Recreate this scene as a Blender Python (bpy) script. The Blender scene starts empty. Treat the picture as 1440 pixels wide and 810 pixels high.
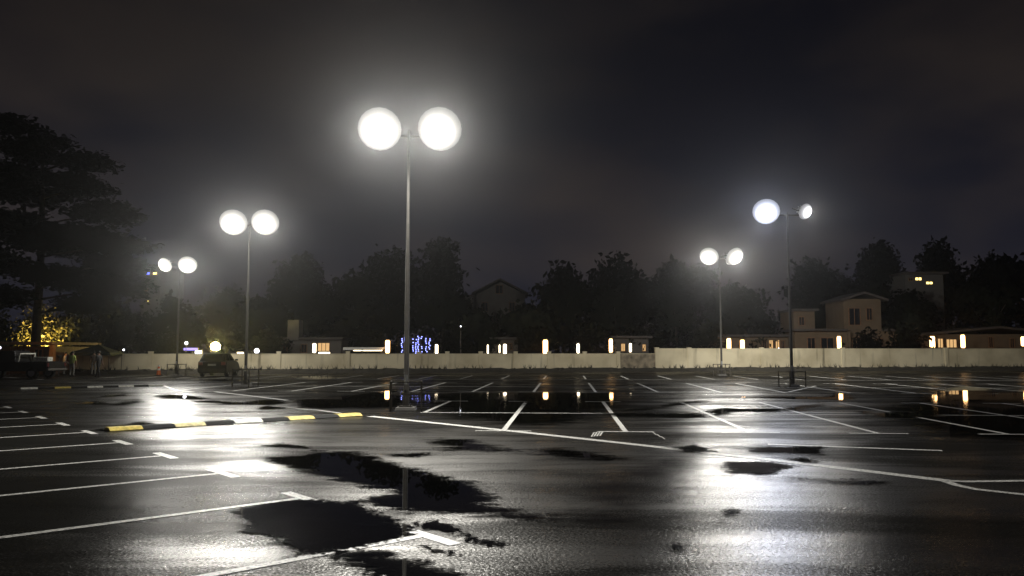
import bpy, bmesh, math, random
import numpy as np
from mathutils import Vector, Matrix, Euler
R = math.radians
random.seed(7)
rng = np.random.default_rng(7)
scene = bpy.context.scene
col = scene.collection

# ------------------------------------------------------------------ camera
F, YH, H = 1110.0, 494.5, 1.62           # focal length in photo px, horizon row, eye height
PITCH = math.atan((YH - 405.0) / F)
cam_d = bpy.data.cameras.new('camera')
cam_d.sensor_width = 36.0
cam_d.lens = 36.0 * F / 1440.0
cam_d.clip_start = 0.05
cam_d.clip_end = 2000
cam = bpy.data.objects.new('camera', cam_d)
col.objects.link(cam)
cam.location = (0, 0, H)
cam.rotation_euler = (R(90) + PITCH, 0, 0)
scene.camera = cam

# ------------------------------------------------------------------ night sky
world = bpy.data.worlds.new('World')
scene.world = world
world.use_nodes = True
wn, wl = world.node_tree.nodes, world.node_tree.links
wn.clear()
wo = wn.new('ShaderNodeOutputWorld'); wb = wn.new('ShaderNodeBackground')
wt = wn.new('ShaderNodeTexCoord'); wno = wn.new('ShaderNodeTexNoise'); wr = wn.new('ShaderNodeValToRGB')
wno.inputs['Scale'].default_value = 2.2; wno.inputs['Detail'].default_value = 5
wno.inputs['Roughness'].default_value = 0.5
wm = wn.new('ShaderNodeMapping'); wm.inputs['Scale'].default_value = (1, 1, 2.2)
wm.inputs['Location'].default_value = (0.35, 0.2, 0.0)
wl.new(wt.outputs['Generated'], wm.inputs['Vector']); wl.new(wm.outputs[0], wno.inputs['Vector'])
wl.new(wno.outputs['Fac'], wr.inputs['Fac'])
e = wr.color_ramp.elements
e[0].position = 0.42; e[0].color = (0.0072, 0.0072, 0.0112, 1)
e[1].position = 0.62; e[1].color = (0.0225, 0.0180, 0.0172, 1)
wl.new(wr.outputs[0], wb.inputs['Color'])
# town glow on the cloud base, stronger low over the horizon all the way round
wx = wn.new('ShaderNodeSeparateXYZ'); wl.new(wt.outputs['Generated'], wx.inputs[0])
wg = wn.new('ShaderNodeMapRange'); wg.interpolation_type = 'SMOOTHSTEP'; wg.inputs['From Min'].default_value = 0.0; wg.inputs['From Max'].default_value = 0.40
wg.inputs['To Min'].default_value = 1.75; wg.inputs['To Max'].default_value = 0.58
wl.new(wx.outputs['Z'], wg.inputs['Value']); wl.new(wg.outputs[0], wb.inputs['Strength'])
wl.new(wb.outputs[0], wo.inputs['Surface'])

# ------------------------------------------------------------------ exposure and render settings
vs = scene.view_settings
vs.view_transform = 'Standard'; vs.look = 'None'; vs.exposure = 0.0; vs.gamma = 1.0
scene.cycles.use_denoising = True
scene.cycles.max_bounces = 6; scene.cycles.diffuse_bounces = 2; scene.cycles.glossy_bounces = 3
scene.cycles.transparent_max_bounces = 12; scene.cycles.volume_bounces = 0
scene.cycles.caustics_reflective = False; scene.cycles.caustics_refractive = False
scene.cycles.sample_clamp_indirect = 4.0
PATCH = (-7.8, 6.2)     # where the wet patches of the asphalt fall
LAMP = 2600.0          # watts of a standard floodlight head
HEAD = dict(lens=1.0, lens_main=1.5, lens_mid=0.70, lens_wall_fill=3.5, lens_dim=0.4, lens_cool=0.5, lens_small=0.2)
HAZE = 0.00046          # density of the night mist

# ------------------------------------------------------------------ pixel helpers (photo pixels, 1440 x 810)
_f = Vector((0, math.cos(PITCH), math.sin(PITCH))); _u = Vector((0, -math.sin(PITCH), math.cos(PITCH)))
def ray(px, py):
    return _f * F + Vector((1, 0, 0)) * (px - 720.0) + _u * (405.0 - py)
def G(px, py, z=0.0):
    d = ray(px, py); t = (z - H) / d.z
    return Vector((0, 0, H)) + d * t
def V(px, py, Y):
    d = ray(px, py); return Vector((0, 0, H)) + d * (Y / d.y)

# ------------------------------------------------------------------ mesh builder
class MB:
    def __init__(s): s.v, s.f = [], []
    def add(s, vs_, fs):
        n = len(s.v); s.v += [tuple(p) for p in vs_]; s.f += [tuple(i + n for i in q) for q in fs]; return s
    def box(s, c, size, rot=None, top=1.0):
        x, y, z = [k / 2 for k in size]
        P = [Vector((a * x * (top if k > 0 else 1), b * y * (top if k > 0 else 1), k * z)) for k in (-1, 1) for a, b in ((-1, -1), (1, -1), (1, 1), (-1, 1))]
        if rot is not None: P = [rot @ p for p in P]
        c = Vector(c)
        return s.add([p + c for p in P], [(3, 2, 1, 0), (4, 5, 6, 7), (0, 1, 5, 4), (1, 2, 6, 5), (2, 3, 7, 6), (3, 0, 4, 7)])
    def bar(s, a, b, w, h=None):
        a, b = Vector(a), Vector(b); d = b - a
        return s.box((a + b) / 2, (w, h or w, d.length), d.to_track_quat('Z', 'Y').to_matrix())
    def tube(s, a, b, r0, r1=None, n=10, caps=True):
        a, b = Vector(a), Vector(b); r1 = r0 if r1 is None else r1
        m = (b - a).to_track_quat('Z', 'Y').to_matrix(); P = []
        for c, r in ((a, r0), (b, r1)):
            P += [c + m @ Vector((r * math.cos(2 * math.pi * i / n), r * math.sin(2 * math.pi * i / n), 0)) for i in range(n)]
        fs = [(i, (i + 1) % n, n + (i + 1) % n, n + i) for i in range(n)]
        if caps: fs += [tuple(range(n - 1, -1, -1)), tuple(range(n, 2 * n))]
        return s.add(P, fs)
    def lathe(s, prof, n=16, c=(0, 0, 0), m=None, cap0=False, cap1=False):
        P = []; c = Vector(c)
        for r, z in prof:
            for i in range(n):
                p = Vector((r * math.cos(2 * math.pi * i / n), r * math.sin(2 * math.pi * i / n), z))
                P.append((m @ p if m is not None else p) + c)
        fs = [(k * n + i, k * n + (i + 1) % n, (k + 1) * n + (i + 1) % n, (k + 1) * n + i) for k in range(len(prof) - 1) for i in range(n)]
        if cap0: fs.append(tuple(range(n - 1, -1, -1)))
        if cap1: fs.append(tuple(range((len(prof) - 1) * n, len(prof) * n)))
        return s.add(P, fs)
    def prism(s, poly, y0, y1, sc0=1.0, sc1=1.0):
        n = len(poly)
        s.add([(x, y0, z) for x, z in poly] + [(x, y1, z) for x, z in poly],
              [tuple(range(n)), tuple(range(2 * n - 1, n - 1, -1))] + [(i, n + i, n + (i + 1) % n, (i + 1) % n) for i in range(n)])
        return s
    def strip(s, pts, w, z=0.004, closed=False):
        pts = [Vector((p[0], p[1], 0)) for p in pts]; L = []
        for i, p in enumerate(pts):
            d = (pts[min(i + 1, len(pts) - 1)] - pts[max(i - 1, 0)]).normalized(); nrm = Vector((-d.y, d.x, 0)) * w / 2
            L += [p + nrm + Vector((0, 0, z)), p - nrm + Vector((0, 0, z))]
        return s.add(L, [(2 * i, 2 * i + 1, 2 * i + 3, 2 * i + 2) for i in range(len(pts) - 1)])
    def mesh(s, name):
        me = bpy.data.meshes.new(name); me.from_pydata(s.v, [], s.f); me.update(); return me
    def build(s, name, mat, parent=None, smooth=False, bevel=0.0, loc=None):
        me = s.mesh(name)
        if bevel or smooth:
            bm = bmesh.new(); bm.from_mesh(me)
            bmesh.ops.recalc_face_normals(bm, faces=bm.faces)
            if bevel: bmesh.ops.bevel(bm, geom=bm.edges[:], offset=bevel, segments=2, affect='EDGES', profile=0.6)
            if smooth:
                for f in bm.faces: f.smooth = True
            bm.to_mesh(me); bm.free()
        me.materials.append(mat)
        return link(name, me, parent, loc)
def link(name, me, parent=None, loc=None):
    o = bpy.data.objects.new(name, me); col.objects.link(o)
    if parent is not None: o.parent = parent
    if loc is not None: o.location = loc
    return o
def tag(o, label, cat, group=None):
    o['label'] = label; o['category'] = cat
    if group: o['group'] = group
    return o
def thing(name, label, cat, loc=(0, 0, 0), rz=0.0, group=None):
    o = bpy.data.objects.new(name, None); col.objects.link(o)
    o.location = loc; o.rotation_euler = (0, 0, rz); o.empty_display_size = 0.3
    return tag(o, label, cat, group)

# ------------------------------------------------------------------ materials
def mat(name, color, rough=0.6, metal=0.0, spec=0.5, var=0.0, vscale=4.0, bump=0.0, bscale=40.0, emit=None, estr=0.0):
    m = bpy.data.materials.new(name); m.use_nodes = True
    nt = m.node_tree; b = nt.nodes['Principled BSDF']
    b.inputs['Base Color'].default_value = (*color, 1); b.inputs['Roughness'].default_value = rough
    b.inputs['Metallic'].default_value = metal; b.inputs['Specular IOR Level'].default_value = spec
    tc = nt.nodes.new('ShaderNodeTexCoord')
    if var:
        n = nt.nodes.new('ShaderNodeTexNoise'); n.inputs['Scale'].default_value = vscale; n.inputs['Detail'].default_value = 6
        r = nt.nodes.new('ShaderNodeValToRGB')
        r.color_ramp.elements[0].position = 0.3; r.color_ramp.elements[1].position = 0.7
        r.color_ramp.elements[0].color = (*[c * (1 - var) for c in color], 1)
        r.color_ramp.elements[1].color = (*[min(1, c * (1 + var)) for c in color], 1)
        nt.links.new(tc.outputs['Object'], n.inputs['Vector']); nt.links.new(n.outputs['Fac'], r.inputs['Fac'])
        nt.links.new(r.outputs[0], b.inputs['Base Color'])
    if bump:
        n = nt.nodes.new('ShaderNodeTexNoise'); n.inputs['Scale'].default_value = bscale; n.inputs['Detail'].default_value = 4
        bp = nt.nodes.new('ShaderNodeBump'); bp.inputs['Strength'].default_value = bump; bp.inputs['Distance'].default_value = 0.01
        nt.links.new(tc.outputs['Object'], n.inputs['Vector']); nt.links.new(n.outputs['Fac'], bp.inputs['Height'])
        nt.links.new(bp.outputs[0], b.inputs['Normal'])
    if emit is not None:
        b.inputs['Emission Color'].default_value = (*emit, 1); b.inputs['Emission Strength'].default_value = estr
    return m

def asphalt_mat():
    m = bpy.data.materials.new('wet_asphalt'); m.use_nodes = True
    nt = m.node_tree; N = nt.nodes; L = nt.links; b = N['Principled BSDF']
    tc = N.new('ShaderNodeTexCoord')
    def noise(scale, det=4, vec=None, rough=0.55, dist=0.0):
        n = N.new('ShaderNodeTexNoise'); n.inputs['Scale'].default_value = scale; n.inputs['Detail'].default_value = det
        n.inputs['Roughness'].default_value = rough; n.inputs['Distortion'].default_value = dist
        L.new(vec or tc.outputs['Object'], n.inputs['Vector']); return n.outputs['Fac']
    mp = N.new('ShaderNodeMapping'); mp.inputs['Rotation'].default_value = (0, 0, R(6)); mp.inputs['Scale'].default_value = (0.35, 1.5, 1)
    L.new(tc.outputs['Object'], mp.inputs['Vector'])
    streak = noise(0.55, 5, mp.outputs[0], 0.6, 0.6)
    broad = noise(0.22, 4, None, 0.55, 0.3)
    mx = N.new('ShaderNodeMath'); mx.operation = 'ADD'; L.new(streak, mx.inputs[0]); L.new(broad, mx.inputs[1])
    rr = N.new('ShaderNodeMapRange'); rr.inputs['From Min'].default_value = 0.66; rr.inputs['From Max'].default_value = 1.30
    rr.inputs['To Min'].default_value = 0.21; rr.inputs['To Max'].default_value = 0.36; L.new(mx.outputs[0], rr.inputs['Value'])
    gr = N.new('ShaderNodeMath'); gr.operation = 'MULTIPLY_ADD'; gr.inputs[1].default_value = 0.26; L.new(noise(46, 4, None, 0.6), gr.inputs[0])
    sh = N.new('ShaderNodeMath'); sh.operation = 'SUBTRACT'; sh.inputs[1].default_value = 0.13; L.new(rr.outputs[0], sh.inputs[0]); L.new(sh.outputs[0], gr.inputs[2])
    L.new(gr.outputs[0], b.inputs['Roughness'])
    cr = N.new('ShaderNodeValToRGB'); cr.color_ramp.elements[0].color = (0.005, 0.005, 0.0045, 1); cr.color_ramp.elements[1].color = (0.018, 0.017, 0.015, 1)
    cr.color_ramp.elements[0].position = 0.3; cr.color_ramp.elements[1].position = 0.75
    L.new(noise(55, 3), cr.inputs['Fac']); L.new(cr.outputs[0], b.inputs['Base Color'])
    b.inputs['Specular IOR Level'].default_value = 0.5; b.inputs['Specular Tint'].default_value = (1.0, 0.93, 0.78, 1)
    vo = N.new('ShaderNodeTexVoronoi'); vo.inputs['Scale'].default_value = 115; L.new(tc.outputs['Object'], vo.inputs['Vector'])
    b1 = N.new('ShaderNodeBump'); b1.inputs['Strength'].default_value = 0.22; b1.inputs['Distance'].default_value = 0.002; b1.invert = True
    L.new(vo.outputs['Distance'], b1.inputs['Height'])
    b2 = N.new('ShaderNodeBump'); b2.inputs['Strength'].default_value = 0.8; b2.inputs['Distance'].default_value = 0.006
    L.new(noise(27, 2, None, 0.6), b2.inputs['Height']); L.new(b1.outputs[0], b2.inputs['Normal'])
    b3 = N.new('ShaderNodeBump'); b3.inputs['Strength'].default_value = 1.0; b3.inputs['Distance'].default_value = 0.05
    L.new(noise(0.45, 2, mp.outputs[0], 0.5), b3.inputs['Height']); L.new(b2.outputs[0], b3.inputs['Normal'])
    L.new(b3.outputs[0], b.inputs['Normal'])
    # damp stone stands matt between the wet patches
    df = N.new('ShaderNodeBsdfDiffuse'); L.new(cr.outputs[0], df.inputs['Color']); L.new(b3.outputs[0], df.inputs['Normal'])
    mp2 = N.new('ShaderNodeMapping'); mp2.inputs['Rotation'].default_value = (0, 0, R(-8)); mp2.inputs['Scale'].default_value = (0.30, 1.15, 1); mp2.inputs['Location'].default_value = (PATCH[0], PATCH[1], 0)
    L.new(tc.outputs['Object'], mp2.inputs['Vector'])
    wet = noise(0.62, 8, mp2.outputs[0], 0.62, 0.8)
    fine = noise(40, 2, None, 0.6)
    wa = N.new('ShaderNodeMath'); wa.operation = 'MULTIPLY_ADD'; wa.inputs[1].default_value = 0.60; L.new(fine, wa.inputs[0]); L.new(wet, wa.inputs[2])
    # tyres polish the aisle between the two rows: it holds more water than the bays beside it
    pa, pb, pc = G(598, 753), G(11, 572.8), G(926, 629); dn = (pb - pa).normalized(); nn = Vector((-dn.y, dn.x, 0)); nn = nn if nn.dot(pc - pa) > 0 else -nn
    dt = N.new('ShaderNodeVectorMath'); dt.operation = 'DOT_PRODUCT'; dt.inputs[1].default_value = nn; L.new(tc.outputs['Object'], dt.inputs[0])
    c0, c1 = nn.dot(pa), nn.dot(pc)
    up = N.new('ShaderNodeMapRange'); up.interpolation_type = 'SMOOTHSTEP'; up.inputs['From Min'].default_value = c0 - 0.5; up.inputs['From Max'].default_value = c0 + 0.9; up.inputs['To Min'].default_value = -0.29; up.inputs['To Max'].default_value = -0.125
    dw = N.new('ShaderNodeMapRange'); dw.interpolation_type = 'SMOOTHSTEP'; dw.inputs['From Min'].default_value = c1 - 0.3; dw.inputs['From Max'].default_value = c1 + 1.2; dw.inputs['To Min'].default_value = 0.0; dw.inputs['To Max'].default_value = -0.10
    L.new(dt.outputs['Value'], up.inputs['Value']); L.new(dt.outputs['Value'], dw.inputs['Value'])
    s1_ = N.new('ShaderNodeMath'); s1_.operation = 'ADD'; L.new(up.outputs[0], s1_.inputs[0]); L.new(dw.outputs[0], s1_.inputs[1])
    s2_ = N.new('ShaderNodeMath'); s2_.operation = 'ADD'; L.new(s1_.outputs[0], s2_.inputs[0]); L.new(wa.outputs[0], s2_.inputs[1]); wa = s2_
    wr_ = N.new('ShaderNodeMapRange'); wr_.interpolation_type = 'SMOOTHSTEP'; wr_.inputs['From Min'].default_value = 0.49; wr_.inputs['From Max'].default_value = 0.72
    wr_.inputs['To Min'].default_value = 0.20; wr_.inputs['To Max'].default_value = 1.0; L.new(wa.outputs[0], wr_.inputs['Value'])
    ms = N.new('ShaderNodeMixShader'); L.new(wr_.outputs[0], ms.inputs[0]); L.new(df.outputs[0], ms.inputs[1]); L.new(b.outputs[0], ms.inputs[2])
    L.new(ms.outputs[0], N['Material Output'].inputs['Surface'])
    return m

def paint_mat(name, color):
    m = bpy.data.materials.new(name); m.use_nodes = True
    nt = m.node_tree; N = nt.nodes; L = nt.links; b = N['Principled BSDF']
    tc = N.new('ShaderNodeTexCoord'); n = N.new('ShaderNodeTexNoise'); n.inputs['Scale'].default_value = 26; n.inputs['Detail'].default_value = 6
    L.new(tc.outputs['Object'], n.inputs['Vector'])
    r = N.new('ShaderNodeValToRGB'); r.color_ramp.elements[0].position = 0.35; r.color_ramp.elements[1].position = 0.54
    r.color_ramp.elements[0].color = (*[c * 0.35 for c in color], 1); r.color_ramp.elements[1].color = (*color, 1)
    L.new(n.outputs['Fac'], r.inputs['Fac']); L.new(r.outputs[0], b.inputs['Base Color'])
    b.inputs['Roughness'].default_value = 0.42
    bp = N.new('ShaderNodeBump'); bp.inputs['Strength'].default_value = 0.3; bp.inputs['Distance'].default_value = 0.003
    L.new(n.outputs['Fac'], bp.inputs['Height']); L.new(bp.outputs[0], b.inputs['Normal'])
    return m

def water_mat():
    m = bpy.data.materials.new('puddle_water'); m.use_nodes = True
    nt = m.node_tree; N = nt.nodes; L = nt.links; N.clear()
    out = N.new('ShaderNodeOutputMaterial'); tc = N.new('ShaderNodeTexCoord')
    at = N.new('ShaderNodeAttribute'); at.attribute_name = 'depth'
    ed = N.new('ShaderNodeAttribute'); ed.attribute_name = 'edge'
    n1 = N.new('ShaderNodeTexNoise'); n1.inputs['Scale'].default_value = 2.8; n1.inputs['Detail'].default_value = 11; n1.inputs['Roughness'].default_value = 0.74
    mpp = N.new('ShaderNodeMapping'); mpp.inputs['Scale'].default_value = (0.36, 1.5, 1.0)
    L.new(tc.outputs['Object'], mpp.inputs['Vector']); L.new(mpp.outputs[0], n1.inputs['Vector'])
    sub = N.new('ShaderNodeMath'); sub.operation = 'SUBTRACT'; L.new(n1.outputs['Fac'], sub.inputs[0]); sub.inputs[1].default_value = 0.5
    mul = N.new('ShaderNodeMath'); mul.operation = 'MULTIPLY'; L.new(sub.outputs[0], mul.inputs[0]); L.new(ed.outputs['Fac'], mul.inputs[1])
    add = N.new('ShaderNodeMath'); add.operation = 'ADD'; L.new(mul.outputs[0], add.inputs[0]); L.new(at.outputs['Fac'], add.inputs[1])
    mul2 = N.new('ShaderNodeMath'); mul2.operation = 'MULTIPLY'; mul2.inputs[1].default_value = 3.6; L.new(mul.outputs[0], mul2.inputs[0]); L.new(mul2.outputs[0], add.inputs[0])
    n2 = N.new('ShaderNodeTexNoise'); n2.inputs['Scale'].default_value = 17; n2.inputs['Detail'].default_value = 5; L.new(tc.outputs['Object'], n2.inputs['Vector'])
    s2 = N.new('ShaderNodeMath'); s2.operation = 'MULTIPLY_ADD'; s2.inputs[1].default_value = 0.50; s2.inputs[2].default_value = -0.25; L.new(n2.outputs['Fac'], s2.inputs[0])
    add2 = N.new('ShaderNodeMath'); add2.operation = 'ADD'; L.new(add.outputs[0], add2.inputs[0]); L.new(s2.outputs[0], add2.inputs[1])
    dv = N.new('ShaderNodeMath'); dv.operation = 'DIVIDE'; L.new(add2.outputs[0], dv.inputs[0]); L.new(ed.outputs['Fac'], dv.inputs[1])
    mr = N.new('ShaderNodeMapRange'); mr.inputs['From Min'].default_value = -0.05; mr.inputs['From Max'].default_value = 0.12
    so = N.new('ShaderNodeAttribute'); so.attribute_name = 'soft'; L.new(so.outputs['Fac'], mr.inputs['From Max'])
    L.new(dv.outputs[0], mr.inputs['Value'])
    tr0 = N.new('ShaderNodeBsdfTransparent')
    tr1 = N.new('ShaderNodeBsdfTransparent'); tr1.inputs['Color'].default_value = (0.12, 0.12, 0.115, 1)
    gl = N.new('ShaderNodeBsdfGlossy'); ro = N.new('ShaderNodeAttribute'); ro.attribute_name = 'film'; L.new(ro.outputs['Fac'], gl.inputs['Roughness'])
    gl.inputs['Roughness'].default_value = 0.012; gl.inputs['Color'].default_value = (1, 1, 1, 1)
    fr = N.new('ShaderNodeFresnel'); fr.inputs['IOR'].default_value = 1.33
    wmix = N.new('ShaderNodeMixShader'); L.new(fr.outputs[0], wmix.inputs[0]); L.new(tr1.outputs[0], wmix.inputs[1]); L.new(gl.outputs[0], wmix.inputs[2])
    mix = N.new('ShaderNodeMixShader'); L.new(mr.outputs[0], mix.inputs[0]); L.new(tr0.outputs[0], mix.inputs[1]); L.new(wmix.outputs[0], mix.inputs[2])
    L.new(mix.outputs[0], out.inputs['Surface'])
    return m

def wall_mat():
    m = bpy.data.materials.new('stained_render'); m.use_nodes = True
    nt = m.node_tree; N = nt.nodes; L = nt.links; b = N['Principled BSDF']
    tc = N.new('ShaderNodeTexCoord'); mp = N.new('ShaderNodeMapping'); mp.inputs['Scale'].default_value = (1.6, 1.6, 0.12)
    L.new(tc.outputs['Object'], mp.inputs['Vector'])
    n1 = N.new('ShaderNodeTexNoise'); n1.inputs['Scale'].default_value = 1.2; n1.inputs['Detail'].default_value = 6; L.new(mp.outputs[0], n1.inputs['Vector'])
    n2 = N.new('ShaderNodeTexNoise'); n2.inputs['Scale'].default_value = 0.5; n2.inputs['Detail'].default_value = 5; L.new(tc.outputs['Object'], n2.inputs['Vector'])
    r1 = N.new('ShaderNodeValToRGB'); r1.color_ramp.elements[0].position = 0.27; r1.color_ramp.elements[1].position = 0.40
    r1.color_ramp.elements[0].color = (0.24, 0.21, 0.145, 1); r1.color_ramp.elements[1].color = (0.70, 0.62, 0.43, 1)
    L.new(n1.outputs['Fac'], r1.inputs['Fac'])
    r2 = N.new('ShaderNodeValToRGB'); r2.color_ramp.elements[0].position = 0.35; r2.color_ramp.elements[1].position = 0.6
    r2.color_ramp.elements[0].color = (0.72, 0.70, 0.66, 1); r2.color_ramp.elements[1].color = (1, 1, 1, 1)
    L.new(n2.outputs['Fac'], r2.inputs['Fac'])
    mx = N.new('ShaderNodeMix'); mx.data_type = 'RGBA'; mx.blend_type = 'MULTIPLY'; mx.inputs['Factor'].default_value = 1.0
    L.new(r1.outputs[0], mx.inputs[6]); L.new(r2.outputs[0], mx.inputs[7]); L.new(mx.outputs[2], b.inputs['Base Color'])
    b.inputs['Roughness'].default_value = 0.85
    return m

def emit_mat(name, color, strength):
    m = bpy.data.materials.new(name); m.use_nodes = True
    nt = m.node_tree; nt.nodes.clear()
    o = nt.nodes.new('ShaderNodeOutputMaterial'); e_ = nt.nodes.new('ShaderNodeEmission')
    e_.inputs['Color'].default_value = (*color, 1); e_.inputs['Strength'].default_value = strength
    nt.links.new(e_.outputs[0], o.inputs['Surface']); return m

def lens_glow_mat(name, color, sc=1.0):
    """floodlight glass with glare painted into its emission, fading towards the rim"""
    m = emit_mat(name, color, 1.0); nt = m.node_tree; N = nt.nodes; L = nt.links
    tc = N.new('ShaderNodeTexCoord'); mp = N.new('ShaderNodeMapping'); mp.inputs['Scale'].default_value = (1 / sc, 1 / sc, 0)
    ln = N.new('ShaderNodeVectorMath'); ln.operation = 'LENGTH'; L.new(tc.outputs['Object'], mp.inputs['Vector']); L.new(mp.outputs[0], ln.inputs[0])
    d = N.new('ShaderNodeMath'); d.operation = 'DIVIDE'; d.inputs[1].default_value = -0.125; L.new(ln.outputs['Value'], d.inputs[0])
    x = N.new('ShaderNodeMath'); x.operation = 'EXPONENT'; L.new(d.outputs[0], x.inputs[0])
    k = N.new('ShaderNodeMath'); k.operation = 'MULTIPLY'; k.inputs[1].default_value = 34.0; L.new(x.outputs[0], k.inputs[0])
    L.new(k.outputs[0], [n for n in N if n.type == 'EMISSION'][0].inputs['Strength'])
    m.cycles.emission_sampling = 'NONE'
    return m

M = dict(
    asphalt=asphalt_mat(), water=water_mat(), wall=wall_mat(),
    wall_old=mat('weathered_grey_render', (0.24, 0.20, 0.14), 0.9, var=0.55, vscale=2.2),
    white_paint=paint_mat('white_road_paint', (0.74, 0.73, 0.68)),
    yellow_rubber=mat('yellow_rubber', (0.56, 0.44, 0.11), 0.45, var=0.45, vscale=13),
    pale_rubber=mat('pale_yellow_rubber', (0.68, 0.60, 0.32), 0.45, var=0.45, vscale=13),
    white_rubber=mat('white_rubber', (0.75, 0.72, 0.62), 0.45, var=0.45, vscale=13),
    black_rubber=mat('black_rubber', (0.012, 0.012, 0.012), 0.75, spec=0.2, var=0.3, vscale=9),
    steel=mat('galvanised_steel', (0.055, 0.05, 0.042), 0.6, metal=0.15, var=0.2, vscale=6),
    iron=mat('weathered_iron', (0.10, 0.09, 0.075), 0.6, metal=0.2, var=0.3, vscale=9),
    housing=mat('grey_lamp_housing', (0.35, 0.36, 0.37), 0.45, metal=0.3),
    reflector=mat('white_reflector', (0.8, 0.8, 0.8), 0.5),
    concrete=mat('concrete', (0.12, 0.115, 0.105), 0.8, var=0.2, bump=0.3),
    soil=mat('dark_soil', (0.045, 0.040, 0.030), 0.9, var=0.5, vscale=3, bump=0.6, bscale=9),
    lens=lens_glow_mat('floodlight_glass', (1.0, 0.97, 0.90)), lens_cool=lens_glow_mat('cool_floodlight_glass', (0.78, 0.83, 1.0), 1.1),
    lens_dim=lens_glow_mat('weak_floodlight_glass', (1.0, 0.97, 0.90)), lens_small=lens_glow_mat('small_floodlight_glass', (0.95, 0.96, 1.0), 0.6),
    lens_main=lens_glow_mat('near_floodlight_glass', (1.0, 0.97, 0.90)), lens_mid=lens_glow_mat('middle_floodlight_glass', (1.0, 0.97, 0.90), 1.1),
    lens_wall_fill=lens_glow_mat('wall_fill_glass', (1.0, 0.97, 0.90)),
    warm=emit_mat('warm_lantern_glass', (1.0, 0.56, 0.22), 8.0), pale=emit_mat('pale_lantern_glass', (1.0, 0.82, 0.55), 7.0),
    gold=emit_mat('golden_flood_glass', (1.0, 0.82, 0.22), 260.0), coolw=emit_mat('cool_lamp_glass', (0.9, 0.9, 1.0), 7.0),
    violet=emit_mat('violet_sign_glass', (0.35, 0.28, 1.0), 2.0), bulb=emit_mat('blue_bulb', (0.26, 0.30, 1.0), 7.0),
    window_lit=emit_mat('lit_window_glass', (1.0, 0.60, 0.25), 0.8), window_bright=emit_mat('bright_window_glass', (1.0, 0.75, 0.25), 3.0),
    window_blue=emit_mat('blue_lit_glass', (0.15, 0.2, 1.0), 2.5),
    window_dark=mat('dark_glass', (0.012, 0.013, 0.015), 0.1),
    plaster=mat('cream_plaster', (0.11, 0.078, 0.048), 0.85, var=0.15, vscale=1.2), plaster_grey=mat('grey_plaster', (0.11, 0.10, 0.09), 0.85, var=0.15, vscale=1.2),
    plaster_dark=mat('dark_plaster', (0.08, 0.075, 0.07), 0.85, var=0.15), roof=mat('dark_roof_tile', (0.05, 0.042, 0.038), 0.7, var=0.3, vscale=3, bump=0.4, bscale=8),
    timber=mat('brown_timber', (0.16, 0.085, 0.04), 0.7, var=0.3), orange_wall=mat('ochre_wall', (0.42, 0.22, 0.07), 0.8, var=0.2),
    bark=mat('bark', (0.055, 0.042, 0.032), 0.9, var=0.35, vscale=5), 
    leaf=mat('dark_leaf', (0.016, 0.019, 0.011), 0.65, spec=0.05, var=0.15, vscale=0.15), leaf2=mat('olive_leaf', (0.022, 0.024, 0.013), 0.65, spec=0.05, var=0.15, vscale=0.15),
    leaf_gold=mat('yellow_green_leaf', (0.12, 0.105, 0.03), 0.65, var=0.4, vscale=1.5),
    car=mat('black_green_car_paint', (0.003, 0.004, 0.0035), 0.4, spec=0.08), car_black=mat('black_car_paint', (0.010, 0.010, 0.011), 0.25, metal=0.2),
    tyre=mat('tyre_rubber', (0.015, 0.015, 0.015), 0.8), rim=mat('alloy_rim', (0.38, 0.38, 0.38), 0.35, metal=0.8),
    tail=mat('red_tail_lens', (0.10, 0.006, 0.006), 0.3), plate=mat('number_plate', (0.22, 0.22, 0.22), 0.5), chrome=mat('chrome', (0.6, 0.6, 0.6), 0.15, metal=1.0),
    canvas=mat('dark_green_canvas', (0.035, 0.05, 0.04), 0.8, var=0.2), canvas_white=mat('white_canvas', (0.7, 0.7, 0.68), 0.7),
    orange=mat('orange_plastic', (0.55, 0.13, 0.03), 0.5), 
    skin=mat('skin', (0.30, 0.18, 0.12), 0.6), hair=mat('black_hair', (0.012, 0.010, 0.009), 0.6),
    hivis=mat('lime_vest', (0.50, 0.62, 0.16), 0.7), shirt=mat('pale_shirt', (0.45, 0.44, 0.40), 0.8), trousers=mat('grey_trousers', (0.30, 0.29, 0.26), 0.8),
    dark_cloth=mat('dark_cloth', (0.025, 0.024, 0.024), 0.85), brown_cloth=mat('brown_cloth', (0.10, 0.075, 0.055), 0.85),
)

for k_ in ('violet', 'bulb', 'window_lit', 'window_bright', 'window_blue'): M[k_].cycles.emission_sampling = 'NONE'

# ------------------------------------------------------------------ ground
def ground_sheet():
    b = MB(); b.add([(-190, -45, 0), (190, -45, 0), (190, 190, 0), (-190, 190, 0)], [(0, 1, 2, 3)])
    o = b.build('parking_lot_ground', M['asphalt']); o['kind'] = 'structure'; return o
ground = ground_sheet()
def mark(name, pts, w, z=0.004):
    return MB().strip(pts, w, z).build(name, M['white_paint'], ground)

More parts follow.
